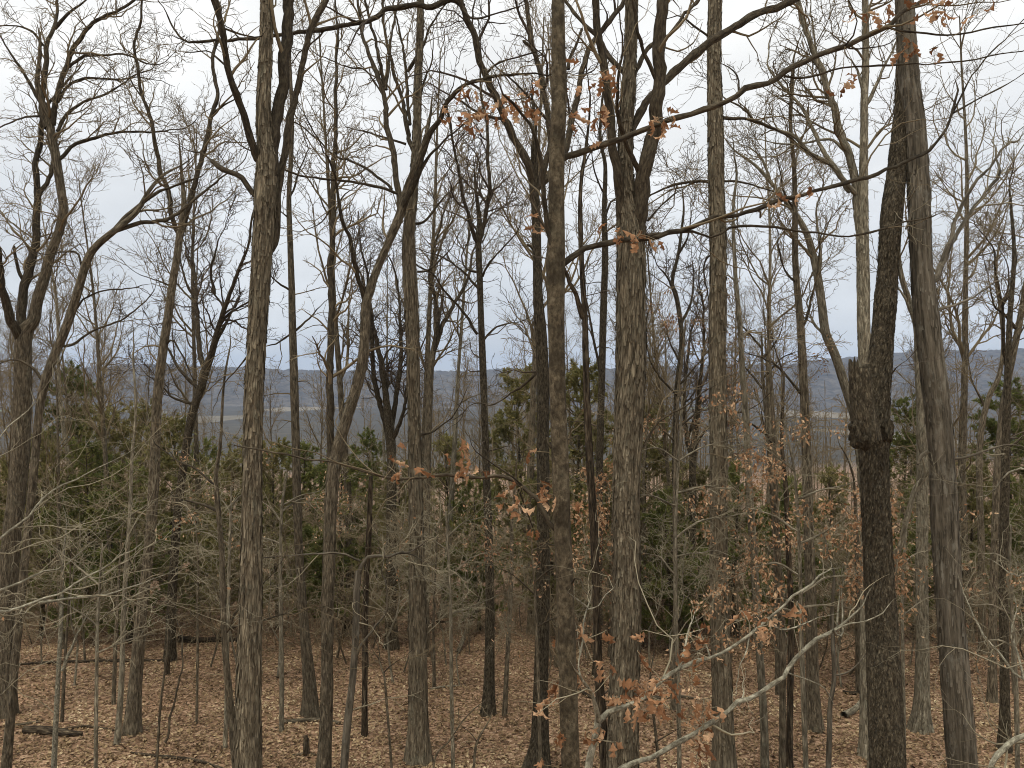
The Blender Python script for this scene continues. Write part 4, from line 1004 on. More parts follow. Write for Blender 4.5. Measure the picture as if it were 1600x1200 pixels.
sap('bent bare snag whose top turns over sideways, beside the tree with bent stem', 14.0, [(538, 1200, 12), (543, 1130, 12), (551, 1060, 11), (556, 990, 11), (557, 930, 11), (560, 893, 10)],
    [lb(8, 3, 560, 898, 566, 878, 582, 870, 605, 868, 625, 862, dz=-0.2), lb(4, 1.5, 562, 876, 535, 866, 500, 864, 450, 868, 400, 872, dz=-0.3), lb(5, 2, 555, 1030, 562, 1010, 576, 994, 592, 972, 602, 955, 603, 925, 596, 895, dz=-0.3), lb(3, 1, 610, 868, 640, 865, 665, 880)], name='snag', cat='snag', bark='smooth', twig='twigpale', dens=0.6)
sap('rotten dark snag broken off behind the bent snag', 17.0, [(570, 1140, 9), (570, 1000, 9), (573, 900, 9), (577, 830, 9), (580, 745, 6)], name='snag', cat='snag', bark='rot', lowtwigs=0.2, dens=0.1)
sap('whippy brown sapling leaning between the bent snag and the shaggy trunk', 13.0, [(612, 1200, 4), (606, 1120, 4), (601, 1060, 3.5), (598, 1048, 3)], [lb(2.5, 1, 599, 1052, 608, 1042, 622, 1032), lb(2.5, 1, 598, 1052, 592, 1030, 585, 1020)])
sap('thin straight sapling behind the shaggy trunk', 20.5, [(678, 1075, 5), (678, 1030, 5), (677, 980, 4), (680, 900, 3), (683, 840, 2)])
sap('curved dark sapling left of the dark trunk behind the oak', 18.5, [(790, 1090, 8), (793, 1030, 7), (797, 960, 7), (800, 880, 6), (800, 820, 5), (806, 740, 3)])
sap('little brown sapling beneath the slender dark tree', 13.0, [(740, 1200, 4), (743, 1170, 4), (750, 1150, 3), (765, 1125, 2)], [lb(2, 1, 746, 1160, 735, 1145, 728, 1140)], dens=0.6)
sap('forking brown sapling right of the slim oak at the bottom', 12.4, [(1030, 1200, 5), (1024, 1140, 4.5), (1019, 1100, 4), (1016, 1060, 3), (1022, 1020, 2)], [lb(3, 1, 1022, 1160, 1040, 1150, 1058, 1140)])
sap('wavy grey sapling left of the dark burled trunk', 13.5, [(1294, 1200, 8), (1296, 1140, 8), (1297, 1100, 7.5), (1303, 1060, 7), (1301, 1000, 6), (1300, 950, 5), (1303, 900, 3)], [lb(3, 1.2, 1304, 1055, 1325, 1050, 1345, 1035, 1355, 1020)], bark='smooth', twig='twigpale')
sap('slim grey pole left of the burled trunk, farther back', 20.5, [(1343, 1115, 9), (1342, 1040, 9), (1341, 980, 8), (1340, 900, 7), (1338, 820, 6), (1335, 760, 4)])
sap('dark sapling standing alone in the leaves left of the big grey trunk', 17.5, [(308, 1068, 4), (309, 1000, 4), (308, 940, 3.5), (310, 880, 3), (305, 820, 2)])
sap('twin whips rising from the leaves right of the V forked tree', 14.5, [(247, 1160, 4), (250, 1110, 4), (256, 1060, 3.5), (262, 1010, 3), (263, 960, 2)], [lb(4, 2, 258, 1160, 268, 1120, 280, 1070, 285, 1020, 286, 990)], dens=0.3, lowtwigs=0.3)
sap('crooked whip at the bottom below the slender dark tree', 13.5, [(680, 1185, 3), (700, 1160, 3), (720, 1130, 2.5), (738, 1110, 2)], dens=0.3)

# ------------------------------------------------------------------ near whitish saplings reaching in at the bottom and the sides
WD = 4.6
ws, ws_off, _, _ = tree('oak_sapling', 'whitish young oak at the bottom centre holding curled brown leaves on rising branches', WD,
     [(905, 1480, 15), (912, 1300, 14), (920, 1200, 13), (931, 1150, 11), (935, 1125, 11)],
     [lb(8.5, 3.5, 935, 1128, 948, 1117, 965, 1110, 985, 1100, 1010, 1085, 1035, 1063, 1065, 1045, 1110, 1030, 1150, 1012, 1172, 994, 1200, 970, 1240, 932, 1275, 905, dz=0.5),
      lb(8, 4, 935, 1128, 933, 1105, 925, 1085, 914, 1070, 908, 1058, dz=-0.2), lb(4, 2, 906, 1024, 912, 1000, 912, 975, 918, 950, dz=0.1), lb(5, 2.5, 1060, 1046, 1068, 1020, 1074, 990, 1077, 982, dz=0.1),
      lb(3, 1.2, 918, 950, 905, 940, 895, 932, dz=-0.1), lb(3, 1.2, 918, 952, 935, 947, 945, 930, 958, 920, dz=0.1), lb(3, 1.2, 1170, 996, 1165, 1020, 1155, 1040, 1153, 1060, dz=-0.1), lb(3, 1.2, 1110, 1030, 1105, 1010, 1098, 995, dz=0.1),
      lb(3, 1.2, 1200, 972, 1220, 985, 1245, 980, 1280, 965, dz=0.2), lb(4, 1.5, 908, 1060, 904, 1040, 906, 1024, 905, 1010, dz=0.05)], bark='white', twig='twigpale', dens=0.45, rough=0.002, k=26, step=0.03, flare=0.3, twig_scale=0.42, extend=0, up=0.02, extend_limbs=False, cat='sapling')
wc = [(990, 1075, 6, 9), (1010, 1080, 8, 10), (1030, 1065, 5, 9), (1020, 1092, 4, 8), (1000, 1110, 4, 8), (968, 1090, 5, 9), (985, 1102, 3, 8), (1045, 1107, 2, 6), (1088, 1050, 1, 4), (1097, 1000, 1, 4), (1090, 1020, 3, 8), (1084, 1002, 2, 5), (953, 1055, 2, 6), (930, 1140, 3, 7), (926, 1150, 2, 5), (958, 1160, 3, 8), (1100, 982, 2, 5), (1008, 985, 2, 6), (996, 1018, 1, 4), (948, 985, 2, 5), (905, 980, 2, 6), (1160, 955, 2, 5), (1185, 980, 3, 8), (1205, 985, 2, 6), (1240, 940, 1, 4), (925, 1032, 1, 4)]
wn_pts = np.array([(935, 1128), (965, 1110), (985, 1100), (1010, 1085), (1035, 1063), (1065, 1045), (1110, 1030), (1172, 994), (1200, 970), (1240, 932), (925, 1085), (912, 1000), (1074, 990), (931, 1150), (918, 950)], float)
twl = oak_leaves(ws, ws_off, WD, wc, gl)
leaf_twigs(ws, ws_off, twl, wc, [(*wn_pts[np.argmin(((wn_pts - np.array(c[:2])) ** 2).sum(1))], WD) for c in wc], 'twigpale')

lbr, lb_off, _, _ = tree('oak_sapling', 'pale young oak whose single long branch sweeps up to a broken tip', 5.0,
     [(930, 1520, 14), (938, 1380, 13), (946, 1270, 12), (958, 1205, 11)],
     [lb(8.5, 6, 956, 1212, 985, 1191, 1010, 1182, 1050, 1163, 1100, 1137, 1150, 1105, 1200, 1075, 1226, 1052, 1250, 1025, 1280, 1000, 1303, 984, dz=0.6),
      lb(5, 3, 1302, 984, 1310, 994, 1318, 990, 1316, 976, dz=0.05), lb(3, 1.2, 1303, 985, 1330, 974, 1350, 972, 1380, 958, 1388, 945, dz=0.1), lb(3, 1.2, 1308, 980, 1310, 950, 1313, 930, dz=0.05), lb(3, 1.2, 1228, 1050, 1260, 1060, 1285, 1072, 1295, 1085, dz=0.2), lb(3, 1.2, 1155, 1103, 1162, 1085, 1160, 1070, dz=0.1)],
     bark='white', twig='twigpale', dens=0.16, rough=0.002, k=26, step=0.03, flare=0.3, twig_scale=0.42, extend=0, extend_limbs=False, cat='sapling')
lc = [(1090, 1150, 4, 8), (1083, 1135, 6, 10), (1098, 1112, 5, 9), (1100, 1092, 4, 8), (1078, 1112, 3, 7), (1092, 1170, 4, 8), (1102, 1130, 3, 8), (1088, 1185, 3, 7), (1250, 955, 2, 5), (1245, 940, 1, 3)]
twl = oak_leaves(lbr, lb_off, 5.25, lc, gl, hang=1.3)
leaf_twigs(lbr, lb_off, twl, lc, [(1100, 1137, 5.2)] * 8 + [(1250, 1025, 5.4)] * 2, 'twigpale')

tree('dogwood_tree', 'small pale twiggy tree reaching in low from the left edge', 6.4,
     [(-95, 1400, 16), (-88, 1250, 15), (-84, 1100, 14), (-80, 1000, 12), (-70, 900, 9), (-62, 780, 6), (-50, 660, 4)],
     [lb(6.5, 2, -82, 1010, -40, 968, 0, 959, 40, 948, 80, 935, 120, 912, 165, 888, 205, 862, dz=0.6), lb(5, 1.5, 60, 942, 110, 935, 160, 930, 210, 915, 250, 902, dz=0.4), lb(6, 1.5, -74, 930, -40, 935, 0, 920, 40, 905, 65, 892, 100, 885, 145, 848, dz=0.5),
      lb(5, 1.5, -72, 900, -30, 865, 10, 835, 50, 800, 80, 770, 130, 745, 190, 715, dz=0.8), lb(4, 1.2, -66, 820, -30, 760, 0, 680, 25, 655, 50, 632, dz=0.4), lb(4, 1.2, 95, 925, 98, 895, 92, 870, dz=-0.2), lb(4, 1.2, -84, 1080, -30, 1100, 10, 1080, 30, 1040, dz=-0.4)],
     bark='white', twig='twigpale', dens=0.85, rough=0.002, twig_scale=0.5, extend=0, up=0.03, lowtwigs=0.0, flare=0.3, extend_limbs=False)
tree('dogwood_tree', 'small pale twiggy tree reaching in low from the right edge', 6.8,
     [(1690, 1450, 18), (1684, 1250, 16), (1676, 1100, 15), (1672, 1000, 12), (1668, 880, 9), (1660, 760, 6)],
     [lb(9, 8, 1686, 1260, 1650, 1170, 1615, 1148, 1590, 1152, 1570, 1168, 1555, 1185, 1546, 1210, dz=-0.3), lb(6, 2, 1672, 1010, 1640, 1030, 1600, 1062, 1570, 1030, 1545, 1000, 1520, 960, 1510, 930, dz=0.5), lb(5, 1.5, 1600, 1062, 1590, 1020, 1580, 990, 1590, 950, dz=0.3), lb(5, 1.5, 1668, 900, 1630, 880, 1590, 900, 1560, 880, dz=0.5), lb(5, 1.5, 1662, 800, 1620, 740, 1580, 735, 1550, 770, dz=0.4)],
     bark='white', twig='twigpale', dens=1.1, rough=0.002, twig_scale=0.55, extend=0, up=0.03, flare=0.3, extend_limbs=False)

# ------------------------------------------------------------------ understory: young beeches and oaks keeping their tan leaves
def under(label, d, pts, limbs, leaf='beechleaf', amount=900, size=(0.05, 0.09), **kw):
    a = dict(bark='pale', twig='twigpale', dens=1.25, rough=0.003, flare=0.2, extend=0, up=0.0, cat='tree', leaves=(leaf, amount, size, None), extend_limbs=False, twig_scale=0.75)
    a.update(kw)
    return tree('beech_tree', label, d, pts, limbs, **a)
under('young beech with tiers of tan leaves right of the thick ridged trunk', 13.2, [(1062, 1250, 7), (1060, 1100, 7), (1056, 950, 6), (1055, 850, 5.5), (1058, 760, 5), (1062, 690, 4), (1066, 620, 3)],
      [lb(4, 1, 1056, 900, 1030, 870, 1005, 865, 985, 860), lb(4, 1, 1056, 840, 1090, 815, 1130, 808, 1170, 800), lb(4, 1, 1057, 790, 1020, 775, 985, 775, 950, 785), lb(4, 1, 1058, 770, 1100, 760, 1140, 765, 1175, 745), lb(4, 1, 1060, 720, 1030, 700, 1000, 705), lb(4, 1, 1060, 720, 1095, 700, 1130, 690), lb(3, 1, 1056, 870, 1085, 865, 1120, 860, 1145, 870)], amount=1900)
under('leafy young beech filling the gap left of the dark burled trunk', 12.0, [(1262, 1290, 8), (1258, 1150, 8), (1252, 1000, 7), (1250, 900, 6), (1246, 800, 5), (1240, 730, 4), (1225, 660, 3)],
      [lb(4, 1, 1250, 930, 1290, 905, 1330, 900, 1365, 880), lb(4, 1, 1250, 900, 1215, 880, 1180, 885, 1150, 900), lb(4, 1, 1248, 850, 1290, 830, 1330, 800), lb(4, 1, 1247, 830, 1215, 810, 1190, 800, 1160, 790), lb(4, 1, 1244, 780, 1280, 765, 1320, 758, 1345, 750), lb(4, 1, 1240, 735, 1215, 715, 1195, 700), lb(3, 1, 1252, 960, 1225, 950, 1190, 955, 1160, 970), lb(4, 1, 1252, 950, 1290, 945, 1330, 950)], amount=2600)
under('red brown leafed young oak beside the slim mottled oak, low', 14.0, [(845, 1240, 6), (842, 1100, 6), (838, 980, 5), (834, 900, 4), (830, 840, 3), (828, 760, 2)],
      [lb(3, 1, 836, 930, 810, 905, 785, 890), lb(3, 1, 835, 910, 860, 890, 895, 880, 930, 885), lb(3, 1, 838, 980, 870, 965, 900, 960), lb(3, 1, 832, 860, 860, 850, 890, 860)], leaf='redleaf', amount=420, bark='ridge', twig='twig')
under('red leafed oak sapling in front of the sky right of the thick ridged trunk', 19.0, [(1052, 1100, 8), (1055, 950, 7), (1054, 800, 7), (1056, 700, 6), (1060, 620, 5), (1066, 560, 4), (1072, 500, 3)],
      [lb(4, 1, 1060, 620, 1030, 585, 1015, 560, 1008, 530), lb(4, 1, 1062, 600, 1090, 570, 1112, 545), lb(4, 1, 1064, 570, 1045, 530, 1040, 505), lb(4, 1, 1056, 690, 1025, 660, 1005, 640), lb(4, 1, 1057, 670, 1090, 645, 1110, 640)], leaf='redleaf', amount=800, bark='ridge', twig='twig', twig_scale=1.0)
under('red leafed oak sapling against the sky behind the thin pale trunk', 20.0, [(1215, 1080, 8), (1212, 900, 7), (1205, 760, 7), (1198, 660, 6), (1192, 590, 5), (1190, 520, 3)],
      [lb(4, 1, 1194, 610, 1165, 575, 1145, 560), lb(4, 1, 1193, 590, 1220, 560, 1245, 550), lb(4, 1, 1191, 545, 1170, 520, 1150, 500), lb(4, 1, 1191, 560, 1215, 530, 1222, 510), lb(4, 1, 1200, 680, 1170, 660, 1145, 665)], leaf='redleaf', amount=700, bark='ridge', twig='twig', twig_scale=1.0)
under('young beech with a band of tan leaves behind the thin leaning tree on the left', 17.0, [(440, 1200, 7), (440, 1050, 7), (438, 900, 6), (440, 800, 5), (448, 740, 4)],
      [lb(4, 1, 440, 800, 465, 782, 490, 778, 512, 782), lb(4, 1, 439, 815, 425, 795, 412, 785), lb(4, 1, 441, 790, 470, 775, 500, 768), lb(4, 1, 438, 850, 400, 835, 375, 830)], amount=330, dens=1.0)
under('tan leafed beech sapling beyond the big grey trunk on its left', 16.0, [(352, 1210, 6), (355, 1050, 6), (358, 900, 5), (360, 820, 4), (362, 760, 3)],
      [lb(3, 1, 360, 800, 350, 785, 340, 778), lb(3, 1, 361, 790, 375, 775, 385, 770), lb(3, 1, 358, 850, 330, 835, 310, 830)], amount=140, dens=1.0)
under('tan leafed beech at the right edge below the cedar', 14.5, [(1590, 1260, 7), (1588, 1100, 7), (1582, 980, 6), (1578, 880, 4), (1580, 820, 3)],
      [lb(4, 1, 1582, 960, 1550, 945, 1525, 945), lb(4, 1, 1580, 920, 1605, 905, 1630, 900), lb(4, 1, 1584, 1010, 1560, 1000, 1530, 1005), lb(4, 1, 1579, 880, 1555, 865, 1535, 865)], amount=420)
under('russet leafed oak sapling between the burled trunk and the olive grey trunk', 15.0, [(1412, 1240, 6), (1412, 1100, 6), (1410, 950, 5), (1412, 880, 4), (1416, 830, 3)],
      [lb(3, 1, 1411, 890, 1395, 870, 1385, 865), lb(3, 1, 1412, 880, 1430, 865, 1445, 862), lb(3, 1, 1410, 960, 1440, 940, 1465, 930)], amount=200, leaf='redleaf')
under('bare dogwood like sapling with sparse tan leaves right of the slender dark tree', 15.0, [(708, 1225, 6), (706, 1080, 6), (704, 950, 5), (700, 860, 4), (697, 800, 3)],
      [lb(3, 1, 703, 930, 670, 905, 640, 900), lb(3, 1, 702, 900, 740, 870, 775, 860), lb(3, 1, 700, 860, 670, 840, 650, 838), lb(3, 1, 704, 960, 745, 945, 780, 930), lb(3, 1, 699, 840, 725, 815, 750, 810)], amount=160, dens=1.5)
under('sparse twiggy sapling spreading over the leaves at the lower left', 12.5, [(150, 1290, 7), (150, 1150, 6), (152, 1000, 5), (155, 930, 4), (160, 850, 3)],
      [lb(3, 1, 153, 980, 110, 950, 70, 935, 30, 940), lb(3, 1, 153, 970, 200, 935, 250, 915, 310, 890), lb(3, 1, 156, 915, 115, 880, 80, 850), lb(3, 1, 156, 905, 210, 865, 260, 840, 320, 820), lb(3, 1, 160, 860, 190, 820, 230, 790, 290, 770), lb(3, 1, 152, 1020, 200, 1000, 240, 990)], amount=6, dens=1.0)

# ------------------------------------------------------------------ background woods: prototypes copied one by one
def proto_tree(kind, H, r0, g, fork=None, rmin=0.007, dens=1.0, bark='ridge', twig='twig'):
    """returns list of (part name, mesh) built at the origin"""
    n = 12
    t = np.linspace(0, 1, n)
    lean = g.normal(size=2) * 0.05
    P = np.stack([lean[0] * t * H + 0.25 * (vnoise(np.stack([t * 4, t * 0 + H, t * 0], 1), 3) - 0.5), lean[1] * t * H + 0.25 * (vnoise(np.stack([t * 4, t * 0, t * 0 + H], 1), 4) - 0.5), t * H], 1)
    W = r0 * (1 - 0.86 * t ** 0.9)
    tm, C, r = trunk_mesh(P, W, M[bark], 12, 0.35, 0.01, flare=0.5, seed=int(H * 10) + 5)
    C2, r2 = resample(C, r, 14)
    hi = int(14 * (fork or 0.45))
    tp, tr = resample(C2[hi:], r2[hi:], 14)
    lbp, lr = grow(tp[None], tr[None], 1.9 * dens, (2.0, 4.8), (0.35, 0.95), 8, 0.62, rmin * 1.8, up=0.12, wander=0.16, tmin=0.0, fall=0.6, g=g)
    lo, lor = grow(C2[None, 2:hi + 1], r2[None, 2:hi + 1], 1.0 * dens, (0.6, 2.2), (0.9, 1.5), 8, 0.3, rmin * 1.5, up=0.06, wander=0.22, tmin=0.3, fall=0.2, g=g)
    A = np.concatenate([lbp, lo]); Ar = np.concatenate([lbp * 0 + 0, lo * 0])[..., 0]; Ar = np.concatenate([lr, lor])
    b2, r2_ = grow(A, Ar, 2.9 * dens, (0.7, 2.0), (0.35, 0.95), 6, 0.6, rmin * 1.2, up=0.09, wander=0.22, g=g)
    b3, r3_ = grow(b2, r2_, 4.4 * dens, (0.3, 1.1), (0.4, 1.0), 4, 0.75, rmin, up=0.08, wander=0.27, g=g)
    b4, r4_ = grow(b3, r3_, 3.0 * dens, (0.15, 0.5), (0.4, 1.0), 2, 0.8, rmin * 0.8, up=0.06, wander=0.27, g=g)
    v, q, bk = join([tubes(A, Ar, 5), tubes(b2, r2_, 4), tubes(b3, r3_, 3), tubes(b4, r4_, 3)])
    return [('trunk', tm), ('crown', make_mesh('crown', v, q, mat=M[twig]))]

def proto_shrub(H, g, rmin, twig='twigpale', bark='pale', flat=0.5):
    n = 10; t = np.linspace(0, 1, n)
    P = np.stack([0.35 * (vnoise(np.stack([t * 5, t * 0 + H * 3, t * 0], 1), 13) - 0.5), 0.35 * (vnoise(np.stack([t * 5, t * 0, t * 0 + H * 5], 1), 14) - 0.5), t * H], 1)
    W = 0.028 * (1 - 0.85 * t)
    v, q, bk = tubes(P[None], W[None], 8)
    tm = make_mesh('trunk', v, q, mat=M[bark], bk=bk)
    a, ar = grow(P[None], W[None], 4.6, (0.8, 2.4), (0.8, 1.45), 8, 0.6, rmin * 1.5, up=0.04, wander=0.22, tmin=0.12, fall=0.4, flat=flat, g=g)
    b, br = grow(a, ar, 6.2, (0.3, 1.0), (0.4, 1.1), 5, 0.7, rmin, up=0.03, wander=0.3, flat=flat, g=g)
    c, c_r = grow(b, br, 5.0, (0.12, 0.4), (0.4, 1.1), 3, 0.8, rmin * 0.8, up=0.02, wander=0.3, g=g)
    v, q, bk = join([tubes(a, ar, 4), tubes(b, br, 3), tubes(c, c_r, 3)])
    return [('trunk', tm), ('crown', make_mesh('crown', v, q, mat=M[twig]))]

def place(proto, name, loc, rz, sc, label, cat, group, tilt=(0, 0), kinds=None):
    r_ = empty(name, loc, label, cat, group)
    r_.rotation_euler = (tilt[0], tilt[1], rz); r_.scale = (sc, sc, sc)
    for nm, me in proto:
        o = link(nm, me, r_)
        if nm in ('crown', 'leaves'): o['kind'] = 'stuff'
    return r_

gp = np.random.default_rng(5)
TREES = [proto_tree('a', 17, 0.135, gp, 0.42, bark='ridge'), proto_tree('b', 15, 0.115, gp, 0.5, bark='pale', twig='twig'), proto_tree('c', 18.5, 0.145, gp, 0.38, bark='ridge', twig='twig'), proto_tree('d', 14, 0.085, gp, 0.35, dens=1.1, bark='ridge'), proto_tree('e', 16, 0.125, gp, 0.55, bark='shag', dens=1.05)]
SHRUBS = [proto_shrub(4.6, gp, 0.0052), proto_shrub(3.6, gp, 0.0052, flat=0.7, twig='twig'), proto_shrub(5.6, gp, 0.0056, twig='twig', bark='ridge', flat=0.3), proto_shrub(3.0, gp, 0.0052, twig='twig', bark='ridge', flat=0.3)]

def scatter(n, d0, d1, g, spread=0.80, minsep=1.0, taken=None, pw=1.0):
    out = []
    taken = taken if taken is not None else []
    tries = 0
    while len(out) < n and tries < n * 60:
        tries += 1
        d = d0 + (d1 - d0) * g.random() ** pw
        x = g.uniform(-spread, spread) * d
        if all((x - a) ** 2 + (d - b) ** 2 > minsep ** 2 for a, b in taken):
            taken.append((x, d)); out.append((x, d))
    return out

MARKS = [(30, 'far left forked trunk'), (240, 'V forked tree'), (395, 'big grey trunk'), (462, 'thin leaning tree'), (520, 'tree with bent stem'), (648, 'shaggy trunk'), (758, 'slender dark tree'), (878, 'slim mottled oak'), (980, 'thick ridged trunk'), (1122, 'tall straight trunk'), (1260, 'broad footed brown trunk'), (1370, 'dark burled trunk'), (1475, 'olive grey trunk'), (1570, 'dark trunk near right edge')]
USED = {}
def where(kind, x, d):
    px = 800 + x / d * F
    far = 'near' if d < 30 else ('farther' if d < 46 else 'distant')
    lo = [m for m in MARKS if m[0] <= px]; hi = [m for m in MARKS if m[0] > px]
    if not lo: t = '%s, %s, left of the %s' % (kind, far, hi[0][1])
    elif not hi: t = '%s, %s, right of the %s' % (kind, far, lo[-1][1])
    elif px - lo[-1][0] < hi[0][0] - px: t = '%s, %s, just right of the %s' % (kind, far, lo[-1][1])
    else: t = '%s, %s, just left of the %s' % (kind, far, hi[0][1])
    return t
taken = []
tree_lab = ['straight brown bare hardwood', 'pale grey bare hardwood', 'tall brown bare hardwood', 'thin bare pole tree', 'shaggy grey bare hardwood']
gs = np.random.default_rng(19)
for i, (x, d) in enumerate(scatter(92, 23, 78, gs, minsep=1.3, taken=taken, pw=0.95)):
    j = int(gs.integers(0, 5))
    place(TREES[j], 'hardwood_tree', (x, d, float(terrain(x, d)) - 0.08), gs.uniform(0, 6.28), gs.uniform(0.62, 0.95), where(tree_lab[j], x, d), 'tree', 'bare hardwoods in the woods behind', tilt=(gs.normal() * 0.03, gs.normal() * 0.03))
for i, (x, d) in enumerate(scatter(9, 22, 34, gs, spread=0.74, minsep=1.6, taken=taken)):
    j = (0, 1, 4, 2)[i % 4]
    place(TREES[j], 'hardwood_tree', (x, d, float(terrain(x, d)) - 0.08), gs.uniform(0, 6.28), gs.uniform(1.08, 1.28), where('tall ' + tree_lab[j].replace('tall ', ''), x, d), 'tree', 'bare hardwoods in the woods behind', tilt=(gs.normal() * 0.03, gs.normal() * 0.03))
sh_lab = ['pale twiggy brush sapling', 'low spreading pale brush sapling', 'slim brown brush sapling', 'short brown brush sapling']
taken2 = []
for i, (x, d) in enumerate(scatter(270, 20.5, 48, gs, minsep=0.6, taken=taken2, pw=1.2)):
    j = int(gs.integers(0, 4))
    place(SHRUBS[j], 'sapling', (x, d, float(terrain(x, d)) - 0.05), gs.uniform(0, 6.28), gs.uniform(0.75, 1.35), where(sh_lab[j], x, d), 'sapling', 'saplings in the brush behind', tilt=(gs.normal() * 0.08, gs.normal() * 0.08))

# ------------------------------------------------------------------ cedars
def proto_cedar(H, rad, g, mat, top=0.25, base=0.12, n=9000, gap=0.44):
    n_ = 10; t = np.linspace(0, 1, n_)
    P = np.stack([0.1 * np.sin(t * 5), 0.1 * np.cos(t * 4), t * H], 1); W = 0.10 * (1 - 0.9 * t)
    v, q, bk = tubes(P[None], W[None], 8)
    tm = make_mesh('trunk', v, q, mat=M['dark'], bk=bk)
    nb = int(H * 13)
    tb = base + (1 - base) * g.random(nb) ** 0.9
    ang = g.uniform(0, 6.28, nb)
    shape = np.clip((1 - tb) / 0.55, 0, 1) ** 0.75
    ln = rad * (0.18 + 0.82 * shape) * g.uniform(0.45, 1.1, nb)
    el = g.uniform(0.15, 0.75, nb) * (0.6 + tb)
    dirs = np.stack([np.cos(ang) * np.cos(el), np.sin(ang) * np.cos(el), np.sin(el)], 1)
    p0 = np.stack([np.interp(tb, t, P[:, a]) for a in range(3)], 1)
    S = np.empty((nb, 6, 3)); S[:, 0] = p0; d = dirs
    for k_ in range(5):
        S[:, k_ + 1] = S[:, k_] + d * (ln / 5)[:, None]
        d = norm(d + g.normal(size=(nb, 3)) * 0.16 + np.array([0, 0, 0.03]))
    Sr = 0.02 * (1 - 0.8 * np.linspace(0, 1, 6))[None] * np.ones((nb, 1))
    c, cr_ = grow(S, Sr, 4.5, (0.25, 0.75), (0.4, 1.0), 4, 0.6, 0.005, up=0.10, wander=0.2, tmin=0.25, g=g)
    v, q, bk = join([tubes(S, Sr, 4), tubes(c, cr_, 3)])
    br = make_mesh('branches', v, q, mat=M['twig'])
    # sprays along the branchlets
    ii = g.integers(0, len(c), n); f = g.uniform(0.15, 1.0, n) * 4
    a = np.minimum(f.astype(int), 3); fr = (f - a)[:, None]
    pos = c[ii, a] * (1 - fr) + c[ii, a + 1] * fr
    d = norm(norm(c[ii, a + 1] - c[ii, a]) + g.normal(size=(n, 3)) * 0.75 + np.array([0, 0, 0.15]))
    s = norm(np.cross(d, g.normal(size=(n, 3)))); L = g.uniform(0.07, 0.17, n)[:, None]; w = L * g.uniform(0.09, 0.16, n)[:, None]
    V = np.stack([pos, pos + d * L * 0.5 + s * w, pos + d * L, pos + d * L * 0.5 - s * w], 1).reshape(-1, 3)
    i = np.arange(n)[:, None] * 4
    T = np.concatenate([i + np.array([[0, 1, 2]]), i + np.array([[0, 2, 3]])])
    clump = vnoise(pos * 1.1, 3)
    rn = np.repeat(np.clip(g.random(n) * 0.6 + clump * 0.5 - 0.05, 0, 1), 4)
    return [('trunk', tm), ('branches', br), ('crown', make_mesh('crown', V, None, T, mat=M[mat], rnd=rn, smooth=False))]

CED = [proto_cedar(8.5, 1.9, gp, 'needle', n=42000), proto_cedar(7.0, 2.5, gp, 'needleolive', n=34000, base=0.12), proto_cedar(6.0, 2.2, gp, 'needle', n=36000, base=0.06)]
def cedar(j, px, ytop, d, label):
    H = (8.5, 7.0, 6.0)[j]
    x = (px - 800) / F * d; gz = float(terrain(x, d))
    h = (HZ - ytop) / F * d - gz
    r_ = place(CED[j], 'cedar_tree', (x, d, gz - 0.05), gs.uniform(0, 6.28), h / H, label, 'cedar', 'evergreen cedars')
    wz = gs.uniform(0.85, 1.1); r_.scale = (h / H * wz, h / H * wz, h / H)
for j, px, yt, d, labl in [
    (0, 112, 575, 36, 'tall dark green cedar rising to the ridge line at the left'), (1, 62, 690, 27, 'broad olive cedar at the far left behind the forked trunk'), (1, 165, 650, 30, 'olive cedar just right of the tall dark green cedar'), (2, 135, 705, 26, 'low bushy dark cedar in front of the tall cedar on the left'),
    (1, 25, 720, 30, 'olive cedar at the left edge low behind the forked trunk'), (2, 200, 735, 25, 'low green cedar left of the V forked tree'), (1, 360, 720, 27, 'olive cedar just left of the big grey trunk'), (1, 430, 700, 28, 'olive cedar between the big grey trunk and the thin leaning tree'), (1, 620, 730, 26, 'low olive cedar left of the shaggy trunk'), (2, 745, 760, 28, 'low green cedar behind the slender dark tree'), (1, 860, 700, 27, 'olive cedar low behind the slim mottled oak'), (1, 950, 730, 26, 'low olive cedar close left of the thick ridged trunk'), (1, 1095, 740, 29, 'olive cedar left of the tall straight grey trunk'), (1, 1300, 740, 28, 'olive cedar just left of the burled trunk'), (2, 1450, 760, 26, 'low green cedar behind the olive grey trunk'),
    (1, 222, 640, 33, 'feathery olive cedar behind the V forked tree'), (2, 318, 700, 34, 'dark cedar below the pale field left of the big grey trunk'), (1, 270, 665, 29, 'drooping olive cedar between the V forked tree and the big grey trunk'),
    (2, 470, 705, 31, 'dark cedar behind the thin leaning tree'), (0, 575, 675, 33, 'dark green cedar framed under the bent stem'), (2, 535, 720, 27, 'low dark cedar behind the tree with bent stem'),
    (1, 815, 590, 34, 'thin greyish cedar left of the slim mottled oak'), (1, 905, 585, 30, 'greyish green cedar between the slim oak and the thick ridged trunk'), (1, 1010, 640, 32, 'open greyish cedar right of the thick ridged trunk'), (2, 1045, 775, 25, 'low bright green cedar under the tan beech leaves'),
    (2, 1150, 735, 27, 'dark green cedar right of the tall straight grey trunk'), (2, 1235, 760, 25, 'low dark cedar behind the leafy young beech'), (0, 1412, 625, 33, 'dark cedar showing between the burled and olive grey trunks'), (0, 1575, 595, 31, 'dark cedar against the ridge at the right edge'), (1, 1520, 735, 27, 'low olive cedar right of the olive grey trunk'), (2, 1600, 760, 26, 'low dark cedar at the right edge'), (1, 700, 690, 36, 'dull olive cedar right of the shaggy trunk, far back'), (1, 390, 690, 38, 'dull cedar hidden behind the big grey trunk')]:
    cedar(j, px, yt, d, labl)

